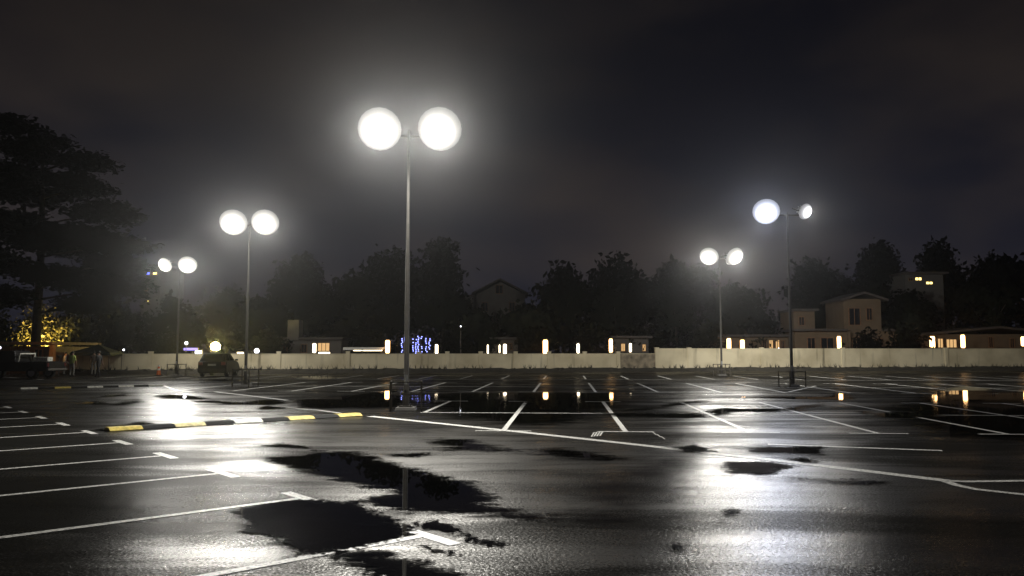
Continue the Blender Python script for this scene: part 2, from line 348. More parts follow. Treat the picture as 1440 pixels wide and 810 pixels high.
# grid of bays beyond the aisle (rows of stripes with end bars)
A = math.atan(0.067)
Ug = Vector((math.cos(A), -math.sin(A), 0)); Vg = Vector((math.sin(A), math.cos(A), 0)); O0 = Vector((-0.18, 16.35, 0))
def gp(u, v): return O0 + Ug * u + Vg * v
PW = 2.49
def rows():
    def seg(a, b): mark('bay_line', [gp(*a), gp(*b)], 0.11)
    def bar(u, v, l=1.15): mark('end_bar', [gp(u - l / 2, v), gp(u + l / 2, v)], 0.10, 0.0045)
    for k in range(-1, 9):
        v0 = 4.8 if k == -1 else 0.0
        seg((PW * k, v0 + 0.06), (PW * k, 9.6))
        if k >= 0: bar(PW * k, 0)
        bar(PW * k, 9.66)
    mark('row_line', [gp(-PW - 0.1, 4.75), gp(PW * 8.2, 4.75)], 0.10, 0.005)
    for k in range(-6, 16):
        seg((PW * k, 15.75), (PW * k, 25.0)); bar(PW * k, 15.7); bar(PW * k, 25.06)
    mark('row_line', [gp(-PW * 6, 20.4), gp(PW * 15.3, 20.4)], 0.10, 0.005)
    for k in range(-11, 22):
        seg((PW * k, 30.7), (PW * k, 37.2 + 0.05 * k))
    mark('row_line', [gp(-PW * 8, 29.9), gp(PW * 22, 29.9)], 0.14, 0.005)
rows()
# bays on the left of the aisle
T0, T9 = G(598, 753), G(11, 572.8)
step = (T9 - T0) / 9.0
sd = step.normalized()
bd = (G(0, 697.5) - G(321, 664.8)).normalized()
for i in range(-2, 13):
    p = T0 + step * i
    mark('bay_line', [p - sd * 0.0 + bd * 0.07, p + bd * 5.0], 0.10)
    mark('end_bar', [p - sd * 0.45, p + sd * 0.45], 0.13, 0.0045)
def pxline(name, pts, w, z=0.005): return mark(name, [G(*p) for p in pts], w, z)
pxline('edge_line', [(520 + 812 * q, 585.5 + 91 * q - 8 * q * (1 - q)) for q in [i / 14 for i in range(15)]], 0.21)
pxline('edge_line', [(1334, 676.6), (1359, 677.6), (1440, 676.5), (1600, 674)], 0.12, 0.0055)
pxline('edge_line', [(1330, 677.5), (1346, 683), (1372, 688.5), (1440, 696), (1600, 713)], 0.12, 0.006)
pxline('edge_line', [(1080, 625), (1180, 628.7), (1325, 634)], 0.13)
pxline('edge_line', [(1109, 551.3), (1147, 543)], 0.12, 0.0055)
pxline('edge_line', [(302, 551), (345, 556), (404, 563)], 0.16)
pxline('edge_line', [(416, 574.6), (447, 577), (478, 581)], 0.13)
pxline('edge_line', [(230, 542.5), (244, 547.5), (251, 549.5), (272, 551.3)], 0.16)
pxline('edge_line', [(-60, 526), (0, 530), (60, 534)], 0.16)
pxline('edge_line', [(96, 537.7), (180, 537.2), (280, 538)], 0.18)
for q in [(834, 608.5), (838, 608), (842, 607.6), (846, 607.2)]:      # short white strokes beside the long line
    pxline('white_stroke', [(q[0] - 2.5, q[1] + 6), (q[0] + 1.5, q[1])], 0.03)
for q in [(918, 608), (924, 611), (930, 614)]:
    pxline('white_stroke', [(q[0], q[1]), (q[0] + 5, q[1] + 4)], 0.02)

# ------------------------------------------------------------------ puddles: thin water sheets with ragged edges
def sdist(P, poly):
    d = np.full(len(P), 1e9); inside = np.zeros(len(P), bool); n = len(poly)
    for i in range(n):
        a, b = poly[i], poly[(i + 1) % n]; e_ = b - a; w = P - a
        t = np.clip((w @ e_) / (e_ @ e_), 0, 1); d = np.minimum(d, np.hypot(*(w - t[:, None] * e_).T))
        c = (a[1] > P[:, 1]) != (b[1] > P[:, 1])
        with np.errstate(divide='ignore', invalid='ignore'):
            xi = a[0] + (P[:, 1] - a[1]) * (b[0] - a[0]) / (b[1] - a[1])
        inside ^= c & (P[:, 0] < xi)
    return np.where(inside, d, -d)
pz = [0.008]
def puddle(px, edge=None, film=False, soft=None):
    poly = np.array([[*G(*p)[:2]] for p in px])
    lo, hi = poly.min(0), poly.max(0); ext = hi - lo
    edge = edge or max(0.05, min(0.4, 0.12 * float(min(ext))))
    lo = lo - edge * 1.2; hi = hi + edge * 1.2; ext = hi - lo
    nx = int(np.clip(ext[0] / (edge * 0.3), 12, 130)); ny = int(np.clip(ext[1] / (edge * 0.3), 12, 130))
    X, Y = np.meshgrid(np.linspace(lo[0], hi[0], nx), np.linspace(lo[1], hi[1], ny)); P = np.stack([X.ravel(), Y.ravel()], 1)
    s = sdist(P, poly); keep = s > -edge * 1.2
    fs = []
    K = keep.reshape(ny, nx)
    for j in range(ny - 1):
        for i in range(nx - 1):
            if K[j, i] or K[j, i + 1] or K[j + 1, i] or K[j + 1, i + 1]:
                fs.append((j * nx + i, j * nx + i + 1, (j + 1) * nx + i + 1, (j + 1) * nx + i))
    used = sorted({k for f in fs for k in f}); mp = {k: i for i, k in enumerate(used)}
    me = bpy.data.meshes.new('puddle')
    z = 0.0025 if film else pz[0]
    if not film: pz[0] += 0.0003
    me.from_pydata([(P[k, 0], P[k, 1], z) for k in used], [], [tuple(mp[k] for k in f) for f in fs]); me.update()
    a = me.attributes.new('depth', 'FLOAT', 'POINT'); a.data.foreach_set('value', np.array([s[k] for k in used], dtype=np.float32))
    a = me.attributes.new('edge', 'FLOAT', 'POINT'); a.data.foreach_set('value', np.full(len(used), edge, dtype=np.float32))
    a = me.attributes.new('soft', 'FLOAT', 'POINT'); a.data.foreach_set('value', np.full(len(used), soft or (0.9 if film else 0.36), dtype=np.float32))
    a = me.attributes.new('film', 'FLOAT', 'POINT'); a.data.foreach_set('value', np.full(len(used), 0.035 if film else 0.012, dtype=np.float32))
    me.materials.append(M['water'])
    link('puddle', me, ground)
PUDDLES = [
 ([(323,719),(341,714),(391,707),(441,702),(481,707),(502,704),(520,712),(546,724),(566,736),(593,750),(533,766),(481,776),(417,783),(401,774),(378,755),(349,748),(334,730)], .10),
 ([(373,645),(404,641),(461,636),(497,636),(533,643),(570,656),(598,661),(632,670),(660,678),(692,691),(705,711),(744,724),(800,726),(790,742),(749,736),(712,731),(679,727),(640,723),(598,720),(570,724),(530,718),(502,704),(544,691),(507,685),(455,672),(409,662),(385,653)], .22),
 ([(461,781),(528,772),(572,780),(611,793),(670,809),(637,818),(507,816),(494,797)], .16),
 ([(580,735),(619,731),(640,744),(676,757),(712,765),(705,771),(680,767),(640,754),(600,744)], .08),
 ([(588,768),(637,776),(642,781),(606,776)], .06),
 ([(373,628),(396,623),(430,628),(461,635),(445,636),(410,631)], .14),
 ([(595,622),(624,617),(666,618),(702,628),(744,633),(775,629),(821,634),(873,641),(868,649),(821,647),(757,639),(705,635),(656,634),(611,637),(625,629)], .35),
 ([(541,639),(585,637),(611,636),(585,644),(549,643)], .14),
 ([(873,655),(925,639),(992,637),(1000,652),(975,663),(940,678),(915,700),(930,735),(860,744),(800,740),(760,728),(780,712),(810,712),(800,690),(830,668)], .8),
 ([(940,630),(975,624),(1010,634),(990,638),(955,636)], .2),
 ([(1038,632),(1070,628),(1108,629),(1155,627),(1163,633),(1155,640),(1108,637),(1057,637)], .22),
 ([(1013,649),(1044,649),(1085,650),(1127,656),(1095,663),(1085,672),(1051,666),(1028,667),(1015,662)], .16),
 ([(1106,647),(1127,644),(1163,650),(1137,652)], .12),
 ([(1106,671),(1168,675),(1251,678),(1233,682),(1160,679),(1111,675)], .16),
 ([(1013,720),(1028,715),(1042,719),(1028,725)], .06), ([(1009,733),(1015,731),(1021,734),(1013,737)], .05),
 ([(939,770),(953,765),(967,769),(955,775)], .07),
 ([(991,577),(1015,574),(1053,575),(1098,575),(1098,580),(1061,579.5),(1030,580),(1009,588)], .25),
 ([(840,581),(920,581),(991,582),(997,587),(964,589),(920,587),(860,586)], .3),
 ([(855,577),(920,573),(942,567),(976,564),(1000,561.5),(1004,564.5),(964,569),(942,574),(890,579)], .4),
 ([(1100,574),(1119,573),(1130,570),(1164,567),(1164,571.5),(1135,574),(1130,580),(1112,579)], .35),
 ([(1040,559),(1100,558),(1155,558.5),(1172,554),(1192,554),(1203,561),(1189,563),(1156,562.5),(1100,561)], .35),
 ([(1201,580),(1215,578.5),(1233,582),(1255,579),(1300,581),(1330,584),(1300,588),(1248,588),(1225,584)], .35),
 ([(128,606),(152,601),(190,594),(213,592),(217,597),(200,600),(156,608)], .2),
 ([(215,558),(232,554.5),(253,555),(293,559),(293,561.5),(274,563),(247,561.5),(226,561.5)], .4),
 ([(259,565.5),(277,563.5),(302,563.5),(340,566),(375,562),(401,563.5),(406,568.5),(360,570),(323,569.5),(290,567)], .35),
 ([(360,573),(378,570.5),(413,575),(363,577)], .2),
 ([(409,563),(470,559),(531,551),(560,549),(575,562),(566,573),(523,574),(450,575),(416,574)], .4),
 ([(121,560),(178,553.5),(182,556),(135,561)], .35), ([(108,568),(133,564),(164,568.5),(140,570)], .35),
 ([(730,560),(765,554),(800,558),(812,570),(790,578),(745,577)], .6),
 ([(1325,548),(1355,543),(1395,547),(1392,562),(1355,566),(1330,560)], .7),
 ([(1290,540),(1320,537),(1330,541),(1310,545)], .8),
 ([(520,542),(545,539),(560,542),(545,547)], .8),
 ([(150,570),(190,560),(205,566),(170,572)], .4),
 ([(400,530),(460,528),(490,532),(440,535)], 1.0), ([(270,534),(320,531),(345,535),(300,538)], 1.0),
]
for q, ed in PUDDLES: puddle(q, ed * (1.0 if ed > .5 else 1.9), soft=1.3 if ed > .7 else None)
for q, ed in [   # thin standing film in the shallow dips of the bays; the painted lines stand out of it
 ([(578,556),(640,552),(760,551),(880,552),(912,560),(880,576),(835,596),(745,604),(690,598),(625,588),(592,572)], 1.2),
 ([(1230,572),(1290,556),(1440,550),(1650,550),(1650,640),(1440,622),(1330,618),(1270,600)], 1.2)]: puddle(q, ed, True)

# ------------------------------------------------------------------ speed humps made of bolted rubber segments
def hump(label, a, b, n, cols, w=0.46, h=0.07):
    d = b - a; L = d.length; rz = math.atan2(d.y, d.x)
    t = thing('speed_hump', label, 'speed hump', a, rz, 'rubber speed humps across the aisle')
    s = L / n; prof = [(-w / 2, 0), (-w / 2, 0.012), (-w * 0.22, h), (w * 0.22, h), (w / 2, 0.012), (w / 2, 0)]
    me = {}
    for i in range(n):
        c = cols[i % len(cols)]
        if c not in me:
            m_ = MB(); g = 0.006
            P = [(g, y, z) for y, z in prof] + [(s - g, y, z) for y, z in prof]; k = len(prof)
            m_.add(P, [tuple(range(k)), tuple(range(2 * k - 1, k - 1, -1))] + [(j, k + j, k + (j + 1) % k, (j + 1) % k) for j in range(k)])
            me[c] = m_.mesh('segment'); me[c].materials.append(M[c])
        link('segment', me[c], t, (i * s, 0, 0.004))
    for i in range(n):
        MB().tube((s * (i + .5), -0.02, h), (s * (i + .5), -0.02, h + 0.008), 0.02, n=6).build('bolt', M['iron'], t)
hump('near rubber speed hump of yellow, white and black segments beside the big puddles', G(150, 606), G(504, 584.5), 9,
     ['yellow_rubber', 'black_rubber', 'pale_rubber', 'black_rubber', 'white_rubber', 'black_rubber', 'yellow_rubber', 'black_rubber', 'yellow_rubber'])
hump('far rubber speed hump of pale and black segments in front of the workers', G(29, 547.5), G(229, 543), 9,
     ['white_rubber', 'black_rubber', 'yellow_rubber', 'black_rubber', 'white_rubber', 'black_rubber', 'white_rubber', 'black_rubber', 'white_rubber'])

# ------------------------------------------------------------------ floodlight masts
def floodlight(t, p, yaw, tilt, lens, r=0.56):
    """round floodlight hung in a yoke; local +Z is the beam axis"""
    h = MB()
    h.lathe([(r * .2, -0.30), (r * .4, -0.28), (r * .55, -0.16), (r * 0.80, -0.03), (r * 0.86, 0.0), (r * 0.86, 0.04)], 24, cap0=True)
    for i in range(8):
        a = i * math.pi / 4
        h.box((r * .36 * math.cos(a), r * .36 * math.sin(a), -0.24), (r * .32, 0.015, 0.16), Matrix.Rotation(a, 3, 'Z'))
    o = h.build('floodlight', M['housing'], t)
    o.location = p
    ax = Vector((math.sin(yaw) * math.cos(tilt), -math.cos(yaw) * math.cos(tilt), -math.sin(tilt)))
    o.rotation_euler = ax.to_track_quat('Z', 'Y').to_euler()
    prof = [(r * 0.84, 0.0)] + [(r * math.cos(a), 0.045 + 0.62 * r * math.sin(a)) for a in [i * math.pi / 2 / 5 for i in range(5)]] + [(0.02, 0.045 + 0.62 * r)]
    MB().lathe(prof, 20, cap1=True).build('lens', M[lens], o, smooth=True)  # lens widened to the glare disc, bloom painted into its emission
    ld = bpy.data.lights.new('led_array', 'SPOT'); ld.energy = LAMP * HEAD[lens]; ld.color = (0.80, 0.85, 1.0) if lens == 'lens_cool' else (1.0, 0.97, 0.90)
    ld.spot_size = R(172); ld.spot_blend = 0.75; ld.shadow_soft_size = 0.15
    lo = bpy.data.objects.new('led_array', ld); col.objects.link(lo); lo.parent = o; lo.location = (0, 0, 0.11 + 0.62 * r); lo.rotation_euler = (math.pi, 0, 0)
    y = MB(); y.bar((-r * 0.90, 0, 0.02), (-r * 0.90, 0, -0.42), 0.05, 0.03); y.bar((r * 0.90, 0, 0.02), (r * 0.90, 0, -0.42), 0.05, 0.03)
    y.bar((-r * 0.93, 0, -0.42), (r * 0.93, 0, -0.42), 0.05, 0.03)
    y.build('yoke', M['steel'], o)
def mast(label, base, heads, hz, r0=0.072):
    """heads: (dx, dz, yaw, tilt, lens)"""
    t = thing('floodlight_mast', label, 'street lamp', base, 0, 'twin floodlight masts of the car park')
    p = MB(); p.lathe([(r0 * 1.25, 0.02), (r0 * 1.25, 0.5), (r0, 0.56), (r0 * 0.82, hz * 0.55), (r0 * 0.72, hz * 0.553), (r0 * 0.52, hz - 0.05), (0.02, hz - 0.04)], 14)
    p.build('pole', M['steel'], t, smooth=True)
    f = MB(); f.box((0, 0, 0.05), (0.56, 0.56, 0.10), None, 0.9); f.build('footing', M['concrete'], t, bevel=0.015)
    f = MB(); f.box((0, 0, 0.12), (0.36, 0.36, 0.025)); f.build('base_plate', M['steel'], t)
    for sx in (-1, 1):
        for sy in (-1, 1): MB().tube((sx * .14, sy * .14, .13), (sx * .14, sy * .14, .19), .014, n=6).build('bolt', M['steel'], t)
    MB().box((0, -r0 * 1.26, 0.85), (0.09, 0.02, 0.26)).build('hatch', M['housing'], t)
    x0 = min(h_[0] for h_ in heads); x1 = max(h_[0] for h_ in heads)
    MB().bar((x0, 0.32, hz - 0.14), (x1, 0.32, hz - 0.14), 0.07).bar((0, 0, hz - 0.14), (0, 0.32, hz - 0.14), 0.06).build('cross_arm', M['steel'], t)
    for dx, dy, yaw, tilt, lens, r in heads:
        floodlight(t, (dx, dy, hz), yaw, tilt, lens, r)
def lampz(px_base, y): return V(px_base[0], y, G(*px_base).y).z
def dxs(px_base, xs): Y = G(*px_base).y; return [(V(x, 400, Y).x - G(*px_base).x) for x in xs]
B1, B2, B3, B4, B5 = (571, 577), (345, 544), (248, 528.5), (1114, 544), (1015, 528.5)
MASTS = [   # label, foot px, lamp row px, heads as (photo x, yaw, tilt, lens, metres behind the arm, lens radius)
 ('tallest looking floodlight mast beside the near speed hump, two lamps facing the puddles', B1, 181, [(531, .1, .5, 'lens_main', 0, .62), (617, -.05, .5, 'lens_main', 0, .63)]),
 ('floodlight mast beside the parked dark car, twin lamps almost touching, one added lamp behind', B2, 312, [(326, .2, .55, 'lens_mid', 0, .64), (371, .15, .55, 'lens_mid', 0, .64), (368, 2.5, .45, 'lens', .9, .42)]),  # third head is added, unseen behind the second, to light the wall
 ('floodlight mast between the orange cone and the parked dark car, one added lamp behind', B3, 372, [(232, -.3, .5, 'lens_dim', 0, .5), (263, .3, .55, 'lens_mid', 0, .62), (260, 2.6, .45, 'lens', .85, .42)]),  # last head is an extra one facing the wall, hidden from view
 ('floodlight mast with one big cool white lamp and one small lamp, plus one added behind', B4, 297, [(1080, -.3, .5, 'lens_cool', 0, .62), (1134, .5, .4, 'lens_small', 0, .38), (1088, 2.5, .30, 'lens_wall_fill', .7, .45)]),  # last head added out of sight to brighten the wall
 ('floodlight mast close to the taller wall section, two equal lamps and two added behind', B5, 360, [(998, -.4, .55, 'lens_mid', 0, .64), (1033, .4, .55, 'lens_mid', 0, .64), (999, -2.3, .4, 'lens_dim', .85, .5), (1032, 1.9, .28, 'lens_wall_fill', .85, .5)]),  # last two heads added behind the front pair as wall light
]
for lab, b, yl, hs in MASTS:
    g = G(*b); z = lampz(b, yl); dx = dxs(b, [h_[0] for h_ in hs])
    mast(lab, g, [(dx[i], h_[4], h_[1], h_[2], h_[3], h_[5]) for i, h_ in enumerate(hs)], z)

def guard(label, base, w, h, turn=0.0):
    g = G(*base); t = thing('mast_guard', label, 'guard rail', g, turn, 'steel cages round the mast feet')
    for sx in (-1, 1):
        for sy in (-1, 1):
            MB().box((sx * w / 2, sy * w / 2, h / 2), (0.045, 0.045, h)).build('post', M['iron'], t)
    for z in (h - 0.03, h * 0.55):
        for s in (-1, 1):
            MB().bar((-w / 2 + .024, s * w / 2, z), (w / 2 - .024, s * w / 2, z), 0.034).build('rail', M['iron'], t)
            MB().bar((s * w / 2, -w / 2 + .024, z), (s * w / 2, w / 2 - .024, z), 0.034).build('rail', M['iron'], t)
guard('square iron cage round the foot of the mast beside the near hump', (571, 577), 0.84, 0.82, 0.12)
guard('square iron cage round the foot of the mast by the parked car', (345, 544), 0.84, 0.84, -0.2)
guard('square iron cage round the foot of the mast with unequal lamps', (1114, 544), 0.84, 0.74, 0.3)
guard('square iron cage round the foot of the mast by the taller wall', (1015, 528.5), 0.84, 0.8, 0.1)
guard('square iron cage round the foot of the mast beside the cone', (248, 528.5), 0.84, 0.8, -0.2)

# ------------------------------------------------------------------ perimeter walls
def wall_line(label, p0, p1, posts, hgt, name='perimeter_wall', over=0.16, mats=None):
    """posts: photo x of each post along the wall from p0 to p1 (photo px at the wall foot)"""
    a, b = G(*p0), G(*p1); d = (b - a); L = d.length; rz = math.atan2(d.y, d.x)
    t = thing(name, label, 'wall', a, rz)
    s = []
    for x in posts:
        dr = ray(x, 500); n = Vector((-d.y, d.x)); k = (n.x * a.x + n.y * a.y) / (n.x * dr.x + n.y * dr.y)
        s.append((Vector((dr.x * k, dr.y * k, 0)) - a).dot(d.normalized()))
    cuts = [0] + s + [L]
    for i in range(len(cuts) - 1):
        x0 = cuts[i] + (0.16 if i > 0 else 0); x1 = cuts[i + 1] - (0.16 if i < len(cuts) - 2 else 0)
        if x1 - x0 < 0.05: continue
        MB().box(((x0 + x1) / 2, 0, hgt / 2 - 0.1), (x1 - x0, 0.14, hgt + 0.2 - 0.0)).build('wall_panel', M[(mats or {}).get(i, 'wall')], t)
        MB().box(((x0 + x1) / 2, 0, hgt + 0.024), (x1 - x0, 0.20, 0.045)).build('coping', M['wall'], t)
    for x in s:
        p = MB().box((x, 0, (hgt + over) / 2 - 0.1), (0.317, 0.26, hgt + over + 0.2)).build('post', M['wall'], t)
        MB().box((x, 0, hgt + over + 0.03), (0.38, 0.32, 0.058), None, 0.9).build('cap', M['wall'], p)
wall_line('long low cream wall with capped posts behind the parked car', (60, 525.5), (922, 521.5), [165, 212, 300, 392, 489, 589, 629, 676, 725, 772, 822, 869], 1.42, mats={12: 'wall_old'})
wall_line('taller plain cream wall section on from the stepped post', (922, 521.5), (1560, 519), [923.5, 969, 1071, 1185, 1330, 1480], 1.86, over=0.06)
# strip of bare soil and rubble along the foot of the wall
def verge():
    a, b = G(40, 525.7), G(1560, 519.2); rz = rng.random
    n = 160; P = []; f = []
    for i in range(n + 1):
        p = a.lerp(b, i / n); w = 2.2 + 1.0 * math.sin(i * 0.7) * rz()
        P += [(p.x, p.y - 0.12, 0.24 + 0.10 * rz()), (p.x, p.y - 0.5 * w, 0.16 + 0.08 * rz()), (p.x, p.y - w, -0.01)]
    for i in range(n):
        for k in (0, 1): f.append((3 * i + k, 3 * i + k + 1, 3 * i + 4 + k, 3 * i + 3 + k))
    o = MB().add(P, f).build('soil_verge', M['soil']); o['kind'] = 'structure'
    m_ = MB()
    for i in range(420):
        p = a.lerp(b, random.random()); s = random.uniform(.06, .24); q = Vector((p.x, p.y - random.uniform(.2, 1.0), 0.2))
        if random.random() < 0.5:
            m_.box(q, (s * 1.4, s, s * .8), Euler((random.random(), random.random(), random.random() * 6)).to_matrix(), .7)
        else:
            for j in range(5):
                d = Vector((random.uniform(-.2, .2), random.uniform(-.2, .2), random.uniform(.15, .5)))
                m_.add([q + Vector((-.03, 0, 0)), q + Vector((.03, 0, 0)), q + d], [(0, 1, 2)])
    o = m_.build('weeds_and_rubble', M['soil']); o['kind'] = 'stuff'; tag(o, 'weeds and rubble strewn along the foot of the cream wall', 'rubble')
verge()

# ------------------------------------------------------------------ trees
def leaves(blobs, n, leaf, flat=0.0, cl=0.55):
    vol = np.array([b[3] * b[4] * b[5] for b in blobs]) ** 0.75; nb = rng.choice(len(blobs), size=max(8, n // 14), p=vol / vol.sum())
    B = np.array(blobs)[nb]
    d = rng.normal(size=(len(nb), 3)); d /= np.linalg.norm(d, axis=1)[:, None]
    c = B[:, :3] + d * B[:, 3:] * (rng.random(len(nb)) ** 0.42)[:, None]
    k = rng.integers(0, len(nb), n)
    p = c[k] + rng.normal(size=(n, 3)) * np.array([cl, cl, cl * (0.45 if flat else 0.8)])
    u = rng.normal(size=(n, 3)); w = rng.normal(size=(n, 3))
    if flat: u[:, 2] *= 0.3; w[:, 2] *= 0.3
    u /= np.linalg.norm(u, axis=1)[:, None]; w -= (w * u).sum(1)[:, None] * u; w /= np.linalg.norm(w, axis=1)[:, None]
    s = leaf * (0.6 + 0.8 * rng.random(n))[:, None]
    P = np.stack([p - u * s, p - w * s * .55, p + u * s, p + w * s * .55], 1).reshape(-1, 3)
    me = bpy.data.meshes.new('crown'); me.vertices.add(4 * n); me.vertices.foreach_set('co', P.ravel().astype(np.float32))
    me.loops.add(4 * n); me.loops.foreach_set('vertex_index', np.arange(4 * n, dtype=np.int32))
    me.polygons.add(n); me.polygons.foreach_set('loop_start', np.arange(0, 4 * n, 4, dtype=np.int32)); me.polygons.foreach_set('loop_total', np.full(n, 4, dtype=np.int32))
    me.update(calc_edges=True); me.validate(); return me
def tree(label, px, ytop, wpx, Y, n=6000, leafm='leaf', low=0.32, leaf=0.33, name='broadleaf_tree', base=0.0):
    top = V(px, ytop, Y); hgt = top.z; rad = wpx * Y / F / 2
    t = thing(name, label, 'tree', (top.x, Y, base), random.uniform(0, 6), 'trees beyond the wall')
    hgt -= base; tr = MB(); r = 0.018 * hgt + 0.06
    pts = [Vector((0, 0, -0.1)), Vector((random.uniform(-.2, .2), random.uniform(-.2, .2), hgt * low)), Vector((random.uniform(-.5, .5), random.uniform(-.5, .5), hgt * 0.66))]
    tr.tube(pts[0], pts[1], r, r * .7, 8); tr.tube(pts[1], pts[2], r * .7, r * .25, 8)
    blobs = [(0, 0, hgt * (low + (1 - low) * .45), rad * .62, rad * .62, hgt * (1 - low) * .42)]
    for i in range(9):
        a = i * 2.4 + random.random(); zz = random.uniform(low + .08, .86); rr = rad * (1.0 - abs(zz - .55) * .9) * random.uniform(.45, .78)
        c = Vector((rr * math.cos(a), rr * math.sin(a), hgt * zz)); s = rad * random.uniform(.24, .42)
        blobs.append((c.x, c.y, c.z, s, s, s * .8))
        if i < 6: tr.tube(pts[1].lerp(pts[2], random.random() * .7), c, r * .3, r * .08, 6)
    s = rad * .38; blobs.append((random.uniform(-.3, .3), random.uniform(-.3, .3), hgt - s * 1.05, s, s, s))
    tr.build('trunk', M['bark'], t)
    me = leaves(blobs, n, leaf); me.materials.append(M[leafm]); link('crown', me, t)
TREES = [
 ('dark bushy tree behind the mast near the cone', 240, 415, 110, 84), ('dark tree rising behind the parked dark car', 322, 402, 110, 92),
 ('dark round tree behind the wall lamp left of the white canopy', 428, 361, 105, 90), ('broad dark tree standing behind the white canopy', 505, 382, 100, 94),
 ('tall dark tree behind the mast beside the near hump', 560, 352, 120, 92), ('tall straight edged dark tree beside the gabled house, its left neighbour', 622, 338, 92, 86),
 ('low dark tree in front of the gabled house', 745, 428, 76, 82), ('dark tree rising just right of the gable roof', 792, 374, 92, 92),
 ('large dark spreading tree behind the stained infill wall', 866, 357, 150, 94), ('dark tree between the large spreading tree and the taller wall mast', 948, 366, 110, 98),
 ('lower hazy tree behind the mast by the taller wall', 1030, 398, 120, 104), ('hazy round tree behind the mast with unequal lamps', 1140, 362, 100, 102),
 ('tall round topped tree behind the two storey house', 1230, 342, 84, 98), ('tall round tree beside the lit upper windows', 1318, 340, 88, 104),
 ('wide dark tree behind the long low bungalow', 1392, 356, 110, 98), ('dark tree at the far end of the long low bungalow', 1470, 352, 110, 96),
 ('low dark tree between the gable house and the tall straight tree', 668, 440, 66, 80), ('dark tree behind the golden floodlight', 375, 420, 90, 86),
 ('dark tree filling in behind the two storey house wing', 1180, 385, 90, 104), ('dark tree in front of the lit upper windows, below them', 1275, 412, 80, 88),
]
for i, (lab, px, yt, w, Y) in enumerate(TREES):
    tree(lab, px, yt, w, Y, leafm='leaf' if i % 3 else 'leaf2', low=0.22)
SHRUBS = [('rounded shrub behind the wall beside the violet sign', 232, 470, 70, 72), ('rounded shrub beside the chimney house', 380, 468, 60, 74), ('dark shrub behind the flat white canopy', 520, 462, 80, 82),
 ('dark shrub beside the blue light strings', 640, 462, 70, 78), ('warm lit shrub beside the brightest warm wall lamp', 752, 462, 46, 74), ('dark shrub behind the twin lens post lamp', 830, 455, 90, 80),
 ('dark shrub behind the porch with two windows', 920, 452, 90, 82), ('reddish lit shrub behind the pair of warm lamps', 1060, 452, 70, 84), ('small dark shrub beside the two storey house doorway', 1222, 468, 30, 75),
 ('dark shrub between the two storey house and the bungalow', 1272, 455, 60, 76), ('dark shrub left of the mast by the taller wall', 985, 455, 80, 80)]
for lab, px, yt, w, Y in SHRUBS:
    tree(lab, px, yt, w, Y, n=1200, low=0.06, leaf=0.2, name='shrub', leafm='leaf2')
# the big tiered tree on the left and the golden lit tree under it
def tiered():
    Y = 60.0; top = V(45, 182, Y); t = thing('tiered_tree', 'huge dark tree with flat tiered boughs towering over the lit hut', 'tree', (V(50, 480, Y).x, Y, 0), 0, 'trees beyond the wall')
    k = Y / F; H0 = top.z; tr = MB(); tr.tube((0, 0, -.1), (0.1, 0, H0 * .55), .38, .24, 10); tr.tube((0.1, 0, H0 * .55), (-.2, 0, H0 * .97), .24, .05, 8)
    bl = []
    for (x0, x1, y, th) in [(10, 90, 190, 16), (-10, 80, 215, 18), (60, 152, 224, 14), (-40, 60, 240, 20), (70, 165, 262, 16), (-50, 90, 270, 22), (90, 190, 300, 18), (-60, 60, 310, 24), (60, 175, 328, 18), (100, 212, 345, 18), (20, 120, 345, 24), (-60, 40, 365, 26), (110, 205, 372, 20), (40, 130, 392, 26), (120, 190, 405, 22), (-40, 50, 415, 24), (90, 150, 425, 20)]:
        a, b = V(x0, y, Y), V(x1, y, Y); c = (a + b) / 2 - Vector((t.location.x, Y, 0)); rx = (b.x - a.x) / 2
        for j in range(3):
            oy = random.uniform(-2.6, 2.6); bl.append((c.x + random.uniform(-.3, .3) * rx, oy, c.z + random.uniform(-.2, .2), rx * .8, 1.4, th * k * .55))
        tr.tube((0, 0, c.z - .9), c, .10, .04, 6)
    tr.build('trunk', M['bark'], t)
    me = leaves(bl, 42000, 0.23, flat=1, cl=.42); me.materials.append(M['leaf']); link('crown', me, t)
tiered()
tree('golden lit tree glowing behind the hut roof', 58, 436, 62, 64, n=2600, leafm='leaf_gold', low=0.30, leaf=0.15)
tree('dim olive tree beside the golden lit tree', 108, 440, 52, 66, n=2200, leafm='leaf2', low=0.15, leaf=0.16)
tree('dark tree at the left end of the hut', -20, 425, 70, 68, n=2200, low=0.15, leaf=0.2)
tree('dark tree over the low wall end beside the standing workers', 165, 425, 80, 74, n=2600, low=0.12, leaf=0.22)
def soft_leaf(m):
    nt = m.node_tree; N = nt.nodes; L = nt.links; tc = N.new('ShaderNodeTexCoord'); sb = N.new('ShaderNodeVectorMath'); sb.operation = 'SUBTRACT'
    sb.inputs[1].default_value = (0, 0, 5.0); nz = N.new('ShaderNodeVectorMath'); nz.operation = 'NORMALIZE'; vt = N.new('ShaderNodeVectorTransform'); vt.vector_type = 'NORMAL'
    vt.convert_from = 'OBJECT'; vt.convert_to = 'WORLD'
    L.new(tc.outputs['Object'], sb.inputs[0]); L.new(sb.outputs[0], vt.inputs[0]); L.new(vt.outputs[0], nz.inputs[0]); L.new(nz.outputs[0], N['Principled BSDF'].inputs['Normal'])
soft_leaf(M['leaf']); soft_leaf(M['leaf2'])
def far_wood():
    bl = [(x, 118 + random.uniform(-4, 4), random.uniform(2, 5.0), 6, 4, random.uniform(3, 5)) for x in range(-125, 126, 6)]
    me = leaves(bl, 15000, 0.5, cl=.9); me.materials.append(M['leaf']); o = link('far_wood', me); o['kind'] = 'stuff'; tag(o, 'far dark wood closing the view behind the houses', 'wood')
far_wood()

